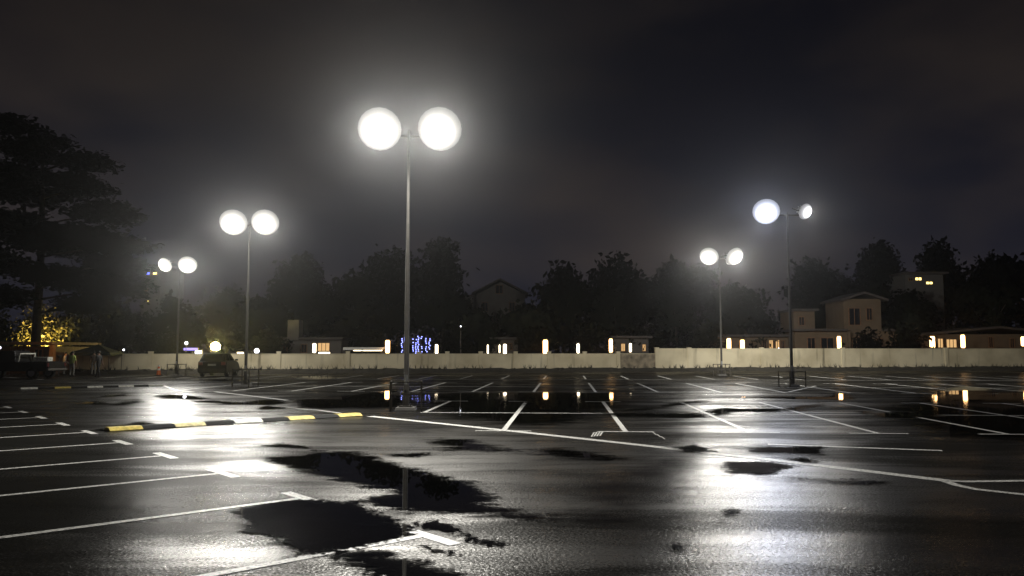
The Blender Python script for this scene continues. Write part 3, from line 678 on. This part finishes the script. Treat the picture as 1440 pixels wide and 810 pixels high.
# ------------------------------------------------------------------ houses beyond the wall
def bx(t, name, m, x0, x1, z0, z1, y0, y1, bevel=0.0):
    return MB().box(((x0 + x1) / 2, (y0 + y1) / 2, (z0 + z1) / 2), (abs(x1 - x0), abs(y1 - y0), z1 - z0)).build(name, M[m], t, bevel=bevel)
class House:
    """parts placed from photo pixels on the house's front plane at distance Y"""
    def __init__(s, name, label, Y, cx):
        s.Y, s.x = Y, V(cx, 480, Y).x; s.t = thing(name, label, 'building', (s.x, Y, 0))
    def X(s, px, d=0): return V(px, 480, s.Y + d).x - s.x
    def Z(s, py, d=0): return V(720, py, s.Y + d).z
    def block(s, name, m, px0, px1, py0, py1=None, d0=0.0, d1=6.0):
        return bx(s.t, name, m, s.X(px0), s.X(px1), s.Z(py1) if py1 else -0.1, s.Z(py0), d0, d1)
    def win(s, px0, px1, py0, py1, glass='window_dark', d=0.0, bars=1):
        x0, x1, z0, z1 = s.X(px0), s.X(px1), s.Z(py1), s.Z(py0)
        f = MB(); w = 0.07
        f.box(((x0 + x1) / 2, d - .05, z0), (x1 - x0 + w, .12, w)); f.box(((x0 + x1) / 2, d - .05, z1), (x1 - x0 + w, .12, w))
        f.box((x0, d - .05, (z0 + z1) / 2), (w, .12, z1 - z0 - w)); f.box((x1, d - .05, (z0 + z1) / 2), (w, .12, z1 - z0 - w))
        for k in range(bars): f.box((x0 + (x1 - x0) * (k + 1) / (bars + 1), d - .045, (z0 + z1) / 2), (.04, .08, z1 - z0 - w))
        o = f.build('window', M['timber'], s.t)
        MB().box(((x0 + x1) / 2, d - .012, (z0 + z1) / 2), (x1 - x0, .02, z1 - z0)).build('pane', M[glass], o)
    def slab(s, px0, px1, py, th=0.22, d0=-0.7, d1=6.5, m='roof'):
        z = s.Z(py); return bx(s.t, 'roof', m, s.X(px0), s.X(px1), z, z + th, d0, d1)
    def gable(s, px0, px1, pyE, pyA, d0=-0.6, d1=8.0, th=0.22, m='roof'):
        x0, x1, ze, za = s.X(px0), s.X(px1), s.Z(pyE), s.Z(pyA); xm = (x0 + x1) / 2
        return MB().prism([(x0, ze), (xm, za), (x1, ze), (x1, ze - th), (xm, za - th), (x0, ze - th)], d0, d1).build('roof', M[m], s.t)
h = House('gabled_house', 'tall gabled house with dark roof and one small gable window', 100, 703)
h.block('wall', 'plaster_grey', 670, 738, 413, None, 0, 7.5)
x0, x1 = h.X(671), h.X(737); MB().prism([(x0, h.Z(413.2)), ((x0 + x1) / 2, h.Z(396.5)), (x1, h.Z(413.2))], 0.01, 7.4).build('gable', M['plaster_grey'], h.t)
h.gable(663, 743, 412, 391.5); h.win(697, 707, 401, 413, bars=1); h.win(678, 686, 425, 438); h.win(716, 724, 425, 438)
h.block('side_wing', 'plaster_grey', 652, 669.5, 416, None, 1.5, 6); h.slab(650, 669, 415.5, .2, 1.2, 6.2)
h = House('low_house', 'low pale garden house behind the thin upright lamps', 79, 706)
h.block('wall', 'plaster_grey', 690, 728, 478); h.slab(687, 731, 477.5); h.win(714, 720, 483, 492)
h = House('chimney_house', 'small house with a broad chimney stack and warm lit side wall', 78, 436)
h.block('wall', 'plaster_grey', 392, 480, 478); h.block('chimney', 'plaster_grey', 405, 421, 450, 478.5, -.25, 1.2); h.slab(388, 404.5, 477.6); h.slab(421.5, 484, 477.6)
h.win(396, 404, 484, 496); h.win(424, 432, 484, 496); h.win(447, 464, 482, 494, 'window_lit', bars=2)
h = House('porch_house', 'dark porch house with two small warm windows behind the infill wall', 80, 885)
h.block('wall', 'plaster_dark', 862, 912, 476); h.slab(858, 916, 475.5); h.win(873, 879, 483, 494, 'window_lit'); h.win(903, 908, 484, 494, 'window_lit')
h = House('terrace_house', 'low terrace house with dim lit windows behind the pair of warm lamps', 82, 1072)
h.block('wall', 'plaster', 1000, 1112, 474); h.slab(996, 1116, 473.5); h.win(1081, 1087, 478, 491, 'window_lit', bars=1); h.win(1090, 1096, 478, 491, 'window_lit'); h.win(1072, 1077, 478, 491); h.win(1098, 1103, 479, 491)
h = House('two_storey_house', 'cream two storey house with a square tower and dark upper window', 80, 1190)
h.block('wall', 'plaster', 1118, 1262, 466); h.block('tower', 'plaster', 1190, 1243, 420, 466.3, .4, 5); h.block('upper_room', 'plaster', 1122, 1152, 437, 466.2, 1.0, 5)
h.slab(1112, 1189, 465.6); h.slab(1243.5, 1266, 465.6); h.gable(1184, 1250, 420.5, 410, -.3, 5.4); h.slab(1119, 1156, 436.6, .2, .5, 5.4)
h.win(1197, 1213, 433, 457, d=.4); h.win(1222, 1230, 433, 450, d=.4); h.win(1135, 1146, 475, 491); h.win(1154, 1172, 475, 491); h.win(1198, 1216, 474, 491, bars=2); h.win(1232, 1240, 476, 490); h.win(1129, 1137, 445, 457, d=1.0)
h.block('pillar', 'plaster', 1188, 1191, 466.3, None, -.9, -.65)
h = House('long_bungalow', 'long low bungalow with orange lit walls and a dark tiled roof', 84, 1370)
h.block('wall', 'plaster', 1296, 1500, 470); h.gable(1288, 1510, 469.5, 459, -.9, 6.5); h.win(1318, 1326, 476, 489, 'window_lit'); h.win(1330, 1345, 477, 489, 'window_lit', bars=2)
h.win(1390, 1396, 474, 489); h.win(1420, 1426, 476, 489)
h = House('hill_house', 'dark upper floor house between trees with two bright yellow windows', 93, 1300)
h.block('wall', 'plaster_dark', 1276, 1330, 386); h.slab(1272, 1334, 385.6); h.win(1290, 1299.5, 390, 394.5, 'window_bright'); h.win(1305, 1315, 396, 400, 'window_bright'); h.win(1281, 1287, 391, 395)
h = House('tower_block', 'distant dark tower block with a blue and a yellow lit window', 82, 205)
h.block('wall', 'plaster_dark', 196, 222, 376); h.slab(194, 224, 375.6); h.win(200, 208, 382.5, 386.5, 'window_blue', bars=0); h.win(211.5, 218, 382.5, 386.5, 'window_bright', bars=0); h.win(201, 205, 406, 409); h.win(205, 208, 422, 425, 'window_bright', bars=0); h.win(202, 206, 413, 416)
h = House('lit_hut', 'ochre hut with a glowing orange corner pillar behind the pickup', 56, 40)
h.block('wall', 'timber', -30, 74, 487, None, .3, 5); h.slab(-36, 86, 484.5, .18, -1.2, 5.5, 'timber'); h.block('pillar', 'orange_wall', 76.5, 82, 485, None, -.6, -.25)
h.win(20, 34, 491, 505, d=.3); h.win(46, 58, 491, 505, d=.3); h.block('door', 'timber', 0, 12, 489, None, .22, .297)

# ------------------------------------------------------------------ small lamps beyond the wall
def column_lamp(label, px, py, hpx, Y, glass='warm', w=0.17):
    c = V(px, py, Y); hh = hpx * Y / F; t = thing('column_lamp', label, 'lamp', (c.x, Y, 0), 0, 'column lamps beyond the wall')
    MB().box((0, 0, (c.z - hh / 2) / 2), (0.16, 0.16, c.z - hh / 2 - 0.02), None, 1).build('post', M['iron'], t)
    MB().lathe([(w * .7, c.z - hh / 2), (w, c.z - hh * .42), (w, c.z + hh * .42), (w * .7, c.z + hh / 2)], 8, cap0=True, cap1=True).build('diffuser', M[glass], t)
    MB().lathe([(w * 1.15, c.z + hh / 2 + .005), (w * 1.15, c.z + hh / 2 + .06), (.03, c.z + hh / 2 + .14)], 8, cap0=True, cap1=True).build('lamp_cap', M['iron'], t)
for a in [
 ('warm column lamp beside the chimney house', 442, 489.5, 13, 72, 'pale', .16), ('bright warm column lamp at the end of the white canopy', 545, 487.5, 18, 71, 'warm', .2),
 ('slim pale column lamp right of the blue light strings', 614, 491, 13, 72, 'pale', .13), ('thinnest upright lamp in front of the low garden house', 686, 491, 12, 76, 'pale', .07),
 ('thin upright lamp beside the low garden house corner', 702.5, 490.5, 11, 78, 'pale', .06), ('pale column lamp in front of the low garden house window', 710, 491, 14, 72, 'pale', .15),
 ('brightest warm column lamp beside the lit shrub', 767, 488, 20, 72, 'warm', .22), ('post lamp with two stacked pale lenses near the wall post', 813, 490, 13, 72, 'pale', .12),
 ('tall warm column lamp left of the porch house', 859, 486, 19, 75, 'warm', .17), ('small pale lamp on the porch house front', 886.5, 489, 12, 77, 'pale', .12),
 ('left one of the pair of warm column lamps behind the taller wall', 1025, 485, 18, 75, 'warm', .2), ('right one of the pair of warm column lamps behind the taller wall', 1044, 486.5, 17, 75, 'warm', .2),
 ('bright warm column lamp in front of the two storey house', 1180, 481.5, 17, 75, 'warm', .19), ('wide warm column lamp at the near end of the bungalow', 1311, 481, 16, 78, 'warm', .24),
 ('warm column lamp in the middle of the bungalow front', 1354, 480, 18, 78, 'warm', .20), ('warm column lamp at the far end of the bungalow', 1439, 480, 13, 78, 'warm', .2)]:
    column_lamp(*a)
def globe_lamp(label, px, py, r, Y, glass, name='globe_lamp', hgt=None):
    c = V(px, py, Y); t = thing(name, label, 'lamp', (c.x, Y, 0))
    MB().tube((0, 0, -.05), (0, 0, c.z - r * .9), .05, .035, 8).build('post', M['iron'], t)
    MB().lathe([(r * math.sin(a) + .001, c.z - r * math.cos(a)) for a in [i * math.pi / 6 for i in range(7)]], 10).build('globe', M[glass], t, smooth=True)
    MB().lathe([(r * .5, c.z - r), (r * .62, c.z - r * .75)], 8, cap0=True).build('collar', M['iron'], t)
globe_lamp('blazing golden lamp over the parked dark car', 303, 487.5, .40, 70, 'gold')
globe_lamp('small white globe lamp beside the violet sign', 262, 482.5, .14, 70, 'coolw')
globe_lamp('white globe lamp behind the mast by the parked car', 361, 493.5, .22, 70, 'coolw')
globe_lamp('small white lamp glinting in front of the gabled house trees', 648, 459, .06, 76, 'coolw')
globe_lamp('tiny white lamp over the low wall end', 174, 492, .08, 70, 'coolw')
globe_lamp('small white lamp at the left end of the hut', -1, 489, .10, 53, 'coolw')
globe_lamp('tiny white lamp under the terrace house windows', 1095, 490, .06, 76, 'coolw')
def box_lamp(label, px, py, w, hh, Y, glass):
    c = V(px, py, Y); t = thing('lightbox', label, 'sign', (c.x, Y, 0))
    bx(t, 'case', 'iron', -w / 2 - .04, w / 2 + .04, c.z - hh / 2 - .04, c.z + hh / 2 + .04, 0, .15)
    bx(t, 'face', glass, -w / 2, w / 2, c.z - hh / 2, c.z + hh / 2, -.02, -.003)
    for s in (-1, 1): bx(t, 'post', 'iron', s * w * .4 - .04, s * w * .4 + .04, -.05, c.z - hh / 2 - .042, .03, .11)
box_lamp('long violet lightbox sign behind the wall near the car', 268, 491, 1.2, .2, 70, 'violet')
box_lamp('white lightbox under the violet sign', 279, 495.5, .55, .3, 69.5, 'coolw')
box_lamp('pale lightbox right of the golden lamp', 338, 497, .55, .22, 70, 'pale')
box_lamp('low pale lightbox under the chimney house window', 456, 496.5, 1.0, .16, 71, 'pale')
# strings of blue bulbs on slim poles
for k, (px, y0, lab) in enumerate([(568, 474, 'slim pole strung with blue bulbs, half hidden by the mast'), (583, 477, 'slim pole strung with blue bulbs, shortest on the mast side'),
                                   (590.5, 473, 'slim pole strung with blue bulbs, tallest of its row'), (602, 476, 'slim pole strung with blue bulbs, outermost towards the pale lamp')]):
    Y = 74; a = V(px, y0, Y); t = thing('string_light_pole', lab, 'string lights', (a.x, Y, 0), 0, 'poles wrapped in blue string lights')
    MB().tube((0, 0, -.05), (0, 0, a.z + .05), .06, .04, 6).build('post', M['bark'], t)
    sph = MB().lathe([(.001, -.045), (.04, -.02), (.045, .01), (.001, .05)], 6).mesh('bulb'); sph.materials.append(M['bulb'])
    n = int((a.z - 1.3) / .155)
    for i in range(n):
        for s in (-1, 1):
            if random.random() < .8: link('bulb', sph, t, (s * random.uniform(.08, .22), -.09, a.z - i * .155 - (.04 if s > 0 else 0)))
# flat white canopy behind the wall
def canopy():
    Y = 72; a, b = V(485, 490, Y), V(541, 490, Y); z = a.z; t = thing('canopy', 'flat white canopy on slim posts showing over the wall', 'canopy', ((a.x + b.x) / 2, Y, 0)); w = b.x - a.x
    bx(t, 'roof_sheet', 'canvas_white', -w / 2, w / 2, z, z + .10, -.8, 2.2)
    bx(t, 'valance', 'canvas_white', -w / 2, w / 2, z - .14, z - .003, -.8, -.76)
    for x in (-w / 2 + .05, -.1, w / 2 - .05):
        for y in (-.7, 2.1): bx(t, 'post', 'steel', x - .04, x + .04, -.05, z - .003, y - .04, y + .04)
    bx(t, 'lamp_tube', 'pale', -w * .3, w * .42, z - .22, z - .16, .3, .36)
canopy()

# ------------------------------------------------------------------ vehicles
def wheel(t, x, y, r, w=0.22):
    m = Matrix.Rotation(R(90), 3, 'X')
    o = MB().lathe([(r * .62, -w / 2), (r * .93, -w / 2), (r, -w * .36), (r, w * .36), (r * .93, w / 2), (r * .62, w / 2)], 20, (x, y, r), m).build('wheel', M['tyre'], t, smooth=True)
    s = 1 if y > 0 else -1
    MB().lathe([(r * .63, -w * .42), (r * .60, 0), (r * .63, w * .42)], 16, (x, y, r), m, True, True).build('rim', M['rim'], o)
def suv():
    g = G(295, 530.5); L, W = 4.35, 1.76
    t = thing('parked_car', 'dark parked hatchback seen from its rear beside the wall', 'car', (g.x, g.y + .3, 0), R(98))
    # +X is the car's front; the rear faces the camera
    b = MB(); prof = [(0.02, .42), (0, .62), (.05, .98), (.25, 1.03), (3.15, 1.02), (3.95, .88), (4.28, .66), (4.33, .40), (4.2, .24), (.15, .24)]
    b.prism(prof, -W / 2, W / 2).build('body', M['car'], t, bevel=.09)
    c = MB(); lo = [(.10, 1.0), (3.02, 1.0)]; hi = [(.52, 1.56), (2.25, 1.56)]
    yl, yh = W / 2 - .06, W / 2 - .24
    P = [(lo[0][0], -yl, 1.0), (lo[1][0], -yl, 1.0), (lo[1][0], yl, 1.0), (lo[0][0], yl, 1.0), (hi[0][0], -yh, 1.53), (hi[1][0], -yh, 1.53), (hi[1][0], yh, 1.53), (hi[0][0], yh, 1.53)]
    c.add(P, [(3, 2, 1, 0), (4, 5, 6, 7), (0, 1, 5, 4), (1, 2, 6, 5), (2, 3, 7, 6), (3, 0, 4, 7)]).build('cabin', M['car'], t, bevel=.09)
    def pane(name, quad, off):
        q = [Vector(p) for p in quad]; cc = sum(q, Vector()) / 4; n = (q[1] - q[0]).cross(q[3] - q[0]).normalized()
        if n.dot(Vector(off)) < 0: n = -n
        q = [cc + (p - cc) * .84 + n * .012 for p in q]
        MB().add([p for p in q] + [p - n * .02 for p in q], [(0, 1, 2, 3), (7, 6, 5, 4), (0, 4, 5, 1), (1, 5, 6, 2), (2, 6, 7, 3), (3, 7, 4, 0)]).build(name, M['window_dark'], t)
    pane('rear_window', [P[0], P[3], P[7], P[4]], (-1, 0, .3)); pane('windscreen', [P[1], P[2], P[6], P[5]], (1, 0, .3))
    for s, (i, j, k, l) in ((-1, (0, 1, 5, 4)), (1, (3, 2, 6, 7))):
        a = [Vector(P[q]) for q in (i, j, k, l)]; mb, mt = a[0].lerp(a[1], .46), a[3].lerp(a[2], .5)
        pane('side_window', [a[0], mb, mt, a[3]], (0, s, .2)); pane('side_window', [mb, a[1], a[2], mt], (0, s, .2))
        for x in (.78, 3.45): wheel(t, x, s * (W / 2 - .12), .33)
        MB().box((-.015, s * .70, .86), (.07, .26, .20)).build('tail_light', M['tail'], t, bevel=.012)
        MB().box((4.16, s * .66, .74), (.2, .3, .14)).build('headlight', M['chrome'], t, bevel=.012)
        MB().box((2.75, s * (W / 2 + .08), 1.07), (.16, .17, .12)).build('mirror', M['car'], t, bevel=.02)
    MB().box((-.035, 0, .42), (.14, W - .06, .22)).build('rear_bumper', M['black_rubber'], t, bevel=.03)
    MB().box((-.012, 0, .78), (.03, .50, .12)).build('number_plate', M['plate'], t)
    MB().box((.36, 0, 1.565), (.22, 1.1, .05)).build('roof_spoiler', M['car'], t, bevel=.012)
suv()
def pickup():
    g = G(66, 533); W = 1.78
    t = thing('pickup_truck', 'black pickup truck with open load bed parked before the hut', 'truck', (g.x, g.y + .9, 0), R(180 - 4))
    # +X is the truck's front (pointing left in the photo)
    b = MB(); b.prism([(0, .52), (.02, .98), (2.0, .98), (2.02, 1.02), (3.7, 1.05), (4.85, .98), (5.1, .82), (5.12, .45), (.05, .45)], -W / 2, W / 2).build('body', M['car_black'], t, bevel=.04)
    bed = MB().box((1.0, 0, 1.01), (1.84, W - .16, .03)); bed.build('bed_liner', M['black_rubber'], t)
    c = MB(); P = [(2.02, -.82, 1.0), (3.95, -.82, 1.0), (3.95, .82, 1.0), (2.02, .82, 1.0), (2.2, -.66, 1.68), (3.3, -.66, 1.68), (3.3, .66, 1.68), (2.2, .66, 1.68)]
    c.add(P, [(3, 2, 1, 0), (4, 5, 6, 7), (0, 1, 5, 4), (1, 2, 6, 5), (2, 3, 7, 6), (3, 0, 4, 7)]).build('cab', M['car_black'], t, bevel=.04)
    for s in (-1, 1):
        for x in (.95, 4.15): wheel(t, x, s * (W / 2 - .12), .36, .24)
        for x0, x1 in ((2.25, 2.8), (2.9, 3.5)):
            MB().box(((x0 + x1) / 2, s * .755, 1.34), (x1 - x0, .03, .42), Matrix.Rotation(s * R(13.2), 3, 'X')).build('side_window', M['window_dark'], t)
        MB().box((-.01, s * .8, .84), (.06, .14, .22)).build('tail_light', M['tail'], t, bevel=.01)
        MB().box((3.85, s * .98, 1.15), (.14, .18, .14)).build('mirror', M['car_black'], t, bevel=.02)
        MB().bar((1.93, s * .7, 1.0), (1.86, s * .68, 1.5), .07).build('roll_bar', M['white_rubber'], t)
    MB().bar((1.86, -.72, 1.5), (1.86, .72, 1.5), .075).build('roll_bar', M['white_rubber'], t)
    MB().box((1.25, -.55, 1.16), (.95, .5, .26)).build('load_box', M['white_rubber'], t, bevel=.02)
    MB().box((-.06, 0, .55), (.12, W, .12)).build('rear_bumper', M['iron'], t, bevel=.02)
    MB().box((-.012, 0, .78), (.05, 1.5, .38)).build('tailgate', M['car_black'], t, bevel=.012)
pickup()
# dark green tent behind the workers
def tent():
    g = G(103, 527.5); t = thing('canopy_tent', 'dark green canvas tent with a peaked roof behind the workers', 'tent', (g.x, g.y + 3.0, 0), R(8)); a = 1.35
    MB().add([(-a, -a, 1.55), (a, -a, 1.55), (a, a, 1.55), (-a, a, 1.55), (0.1, 0, 2.15), (-a, -a, 1.35), (a, -a, 1.35), (a, a, 1.35), (-a, a, 1.35)],
             [(0, 1, 4), (1, 2, 4), (2, 3, 4), (3, 0, 4), (0, 5, 6, 1), (1, 6, 7, 2), (2, 7, 8, 3), (3, 8, 5, 0)]).build('roof', M['canvas'], t)
    for sx in (-1, 1):
        for sy in (-1, 1): MB().tube((sx * (a - .05), sy * (a - .05), 0), (sx * (a - .05), sy * (a - .05), 1.54), .03, n=6).build('leg', M['steel'], t)
    MB().box((0, a - .04, .68), (2 * a - .2, .02, 1.34)).build('back_sheet', M['canvas'], t)
    MB().tube((0.1, 0, 2.12), (0.1, 0, 2.5), .025, n=6).build('mast_tip', M['steel'], t)
tent()
def cone(label, px, py, hpx):
    g = G(px, py); hh = hpx * g.y / F; t = thing('traffic_cone', label, 'cone', g)
    MB().box((0, 0, .02), (.40, .40, .04)).build('base', M['black_rubber'], t)
    MB().lathe([(.15, .04), (.035, hh), (.001, hh)], 14).build('cone_body', M['orange'], t, smooth=True)
    r = lambda z: .15 + (.035 - .15) * (z - .04) / (hh - .04) + .004
    for z0, z1 in ((hh * .45, hh * .6), (hh * .78, hh * .97)): MB().lathe([(r(z0), z0), (r(z1), z1)], 14).build('band', M['white_rubber'], t, smooth=True)
cone('tall orange traffic cone with a pale top beside the low wall', 223, 528, 16)

# ------------------------------------------------------------------ people
def person(label, px, py, hgt, rz, top, legs, pose, hairm='hair', cap=None):
    g = G(px, py); t = thing('person', label, 'person', g, rz, 'workers standing by the pickup')
    s = hgt / 1.72
    # joints: +Y is the way the person faces
    lean = pose.get('lean', 0.0)
    J = {'pel': (0, 0, .93, .15), 'sp': (0, lean * .3, 1.12, .145), 'ch': (0, lean * .7, 1.32, .16), 'nk': (0, lean + .01, 1.47, .062), 'hd0': (0, lean + .03, 1.55, .085), 'hd': (0, lean + .035, 1.64, .095), 'nose': (0, lean + .125, 1.60, .018)}
    E = [('pel', 'sp'), ('sp', 'ch'), ('ch', 'nk'), ('nk', 'hd0'), ('hd0', 'hd'), ('hd0', 'nose')]
    for sd_, k in ((-1, 'l'), (1, 'r')):
        fx, fy = pose.get('foot_' + k, (0.10, 0.0))
        J['hip' + k] = (sd_ * .09, 0, .88, .10); J['kn' + k] = (sd_ * (.09 + fx) / 2, fy * .5 + .03, .49, .066); J['an' + k] = (sd_ * fx, fy, .09, .046); J['toe' + k] = (sd_ * (fx + .02), fy + .17, .035, .036)
        E += [('pel', 'hip' + k), ('hip' + k, 'kn' + k), ('kn' + k, 'an' + k), ('an' + k, 'toe' + k)]
        ex, ey, ez = pose.get('elbow_' + k, (.25, -.03, 1.13)); hx, hy, hz = pose.get('hand_' + k, (.24, .06, .88))
        J['sh' + k] = (sd_ * .18, lean * .8, 1.40, .068); J['el' + k] = (sd_ * ex, ey + lean * .6, ez, .046); J['wr' + k] = (sd_ * hx, hy + lean * .5, hz, .032)
        d = (Vector(J['wr' + k][:3]) - Vector(J['el' + k][:3])).normalized(); w = Vector(J['wr' + k][:3]); pa = w + d * .07
        J['pa' + k] = (*pa, .034); E += [('ch', 'sh' + k), ('sh' + k, 'el' + k), ('el' + k, 'wr' + k), ('wr' + k, 'pa' + k)]
        side = d.cross(Vector((1, 0, 0))).normalized(); 
        for q, (off, ln) in enumerate(((-.030, .065), (-.010, .078), (.010, .074), (.030, .058))):
            a_ = pa + side * off + d * .02; b_ = a_ + d * ln * .55; c_ = b_ + d * ln * .4 + Vector((-sd_ * .02, 0, 0))
            J[f'f{q}a{k}'] = (*b_, .009); J[f'f{q}b{k}'] = (*c_, .008); E += [('pa' + k, f'f{q}a{k}'), (f'f{q}a{k}', f'f{q}b{k}')]
        th = w + d * .03 + side * -.05; J['th' + k] = (*th, .010); J['tt' + k] = (*(th + d * .045 + side * -.012), .009); E += [('wr' + k, 'th' + k), ('th' + k, 'tt' + k)]
    names = list(J); me = bpy.data.meshes.new('body'); me.from_pydata([J[n][:3] for n in names], [(names.index(a), names.index(b)) for a, b in E], [])
    o = bpy.data.objects.new('body', me); col.objects.link(o)
    o.modifiers.new('Skin', 'SKIN')
    bm = bmesh.new(); bm.from_mesh(me); lay = bm.verts.layers.skin.verify(); bm.verts.ensure_lookup_table()
    for i, n in enumerate(names):
        r = J[n][3]; v = bm.verts[i][lay]; v.radius = (r, r * (.72 if n in ('sp', 'ch', 'pel') else 1)); v.use_root = (n == 'pel')
    bm.to_mesh(me); bm.free()
    sub = o.modifiers.new('Sub', 'SUBSURF'); sub.levels = 1; sub.render_levels = 1
    dg = bpy.context.evaluated_depsgraph_get(); new = bpy.data.meshes.new_from_object(o.evaluated_get(dg))
    bpy.data.objects.remove(o)
    for m_ in ('skin', top, legs, 'dark_cloth'): new.materials.append(M[m_])
    for p in new.polygons:
        c = p.center; ax = abs(c.x); p.use_smooth = True
        if c.z > 1.46 or (ax > .20 and c.z < 1.10 and c.z > .70): p.material_index = 0
        elif c.z > .92: p.material_index = 1
        elif c.z > .075: p.material_index = 2
        else: p.material_index = 3
    b = link('body', new, t); b.scale = (s, s, s)
    hr = MB().lathe([(.104, -.01), (.108, .035), (.088, .085), (.045, .115), (.002, .122)], 14, (0, lean + .012, 1.63), cap1=True).build('cap' if cap else 'hair', M[cap or 'hair'], t, smooth=True); hr.scale = (s, s, s)
    for sd_ in (-1, 1):
        o = MB().lathe([(.001, -.012), (.012, 0), (.001, .012)], 6, (sd_ * .035, lean + .128 - .015, 1.635)).build('eye', M['hair'], t); o.scale = (s, s, s)
person('person in a lime top and pale trousers standing with back turned', 100.5, 529.5, 1.62, R(0), 'hivis', 'trousers', {'foot_l': (.08, -.05), 'foot_r': (.10, .05), 'elbow_l': (.24, .06, 1.12), 'hand_l': (.16, .22, 1.02)})
person('person in a pale shirt standing behind the pickup tailgate', 89.5, 527.5, 1.58, R(-70), 'shirt', 'trousers', {'lean': .06, 'hand_r': (.18, .20, .98), 'elbow_r': (.25, .04, 1.12)})
person('person in dark clothes striding past the wall end', 138, 530.5, 1.64, R(75), 'dark_cloth', 'dark_cloth', {'foot_l': (.08, -.22), 'foot_r': (.09, .22), 'hand_l': (.22, .16, .92), 'hand_r': (.24, -.10, .9)})
person('person in a brown jacket standing beside the tent', 131, 528, 1.62, R(20), 'brown_cloth', 'trousers', {'foot_l': (.09, .03), 'foot_r': (.12, -.02)})

# ------------------------------------------------------------------ uplighter for the golden tree (stands on the ground behind the hut)
def uplight(label, px, Y, tgt, energy, colr):
    c = V(px, 490, Y); t = thing('uplighter', label, 'lamp', (c.x, Y, 0))
    MB().tube((0, 0, 0), (0, 0, 1.2), .04, n=8).build('post', M['iron'], t)
    MB().lathe([(.10, 1.2), (.16, 1.34), (.16, 1.40)], 12, cap0=True).build('housing', M['iron'], t)
    MB().lathe([(.145, 1.37), (.08, 1.385), (.001, 1.39)], 12).build('lens', M['pale'], t)
    ld = bpy.data.lights.new('uplight', 'SPOT'); ld.energy = energy; ld.color = colr; ld.spot_size = R(110); ld.spot_blend = .6; ld.shadow_soft_size = .12
    lo = bpy.data.objects.new('uplight', ld); col.objects.link(lo); lo.parent = t; lo.location = (0, 0, 1.46)
    d = Vector(tgt) - Vector((c.x, Y, 1.46)); lo.rotation_euler = d.to_track_quat('-Z', 'Y').to_euler()
uplight('small uplighter hidden behind the hut under the golden tree', 62, 61.8, V(60, 455, 64), 2400, (1.0, .72, .22))
uplight('low warm spot lamp at the corner pillar of the hut', 84, 53.8, V(79, 490, 55.6), 40, (1.0, .5, .15))

# ------------------------------------------------------------------ night mist
def haze():
    m = bpy.data.materials.new('night_mist'); m.use_nodes = True; nt = m.node_tree; nt.nodes.clear()
    o = nt.nodes.new('ShaderNodeOutputMaterial'); v = nt.nodes.new('ShaderNodeVolumePrincipled')
    v.inputs['Color'].default_value = (0.93, 0.94, 0.95, 1); v.inputs['Density'].default_value = HAZE; v.inputs['Anisotropy'].default_value = 0.93
    nt.links.new(v.outputs[0], o.inputs['Volume']); m.cycles.volume_sampling = 'EQUIANGULAR'
    b = MB().box((0, 72.5, 13.0), (384, 240, 28.2)).build('haze', m); b['kind'] = 'stuff'; tag(b, 'thin night mist filling the air over the car park', 'haze')
haze()
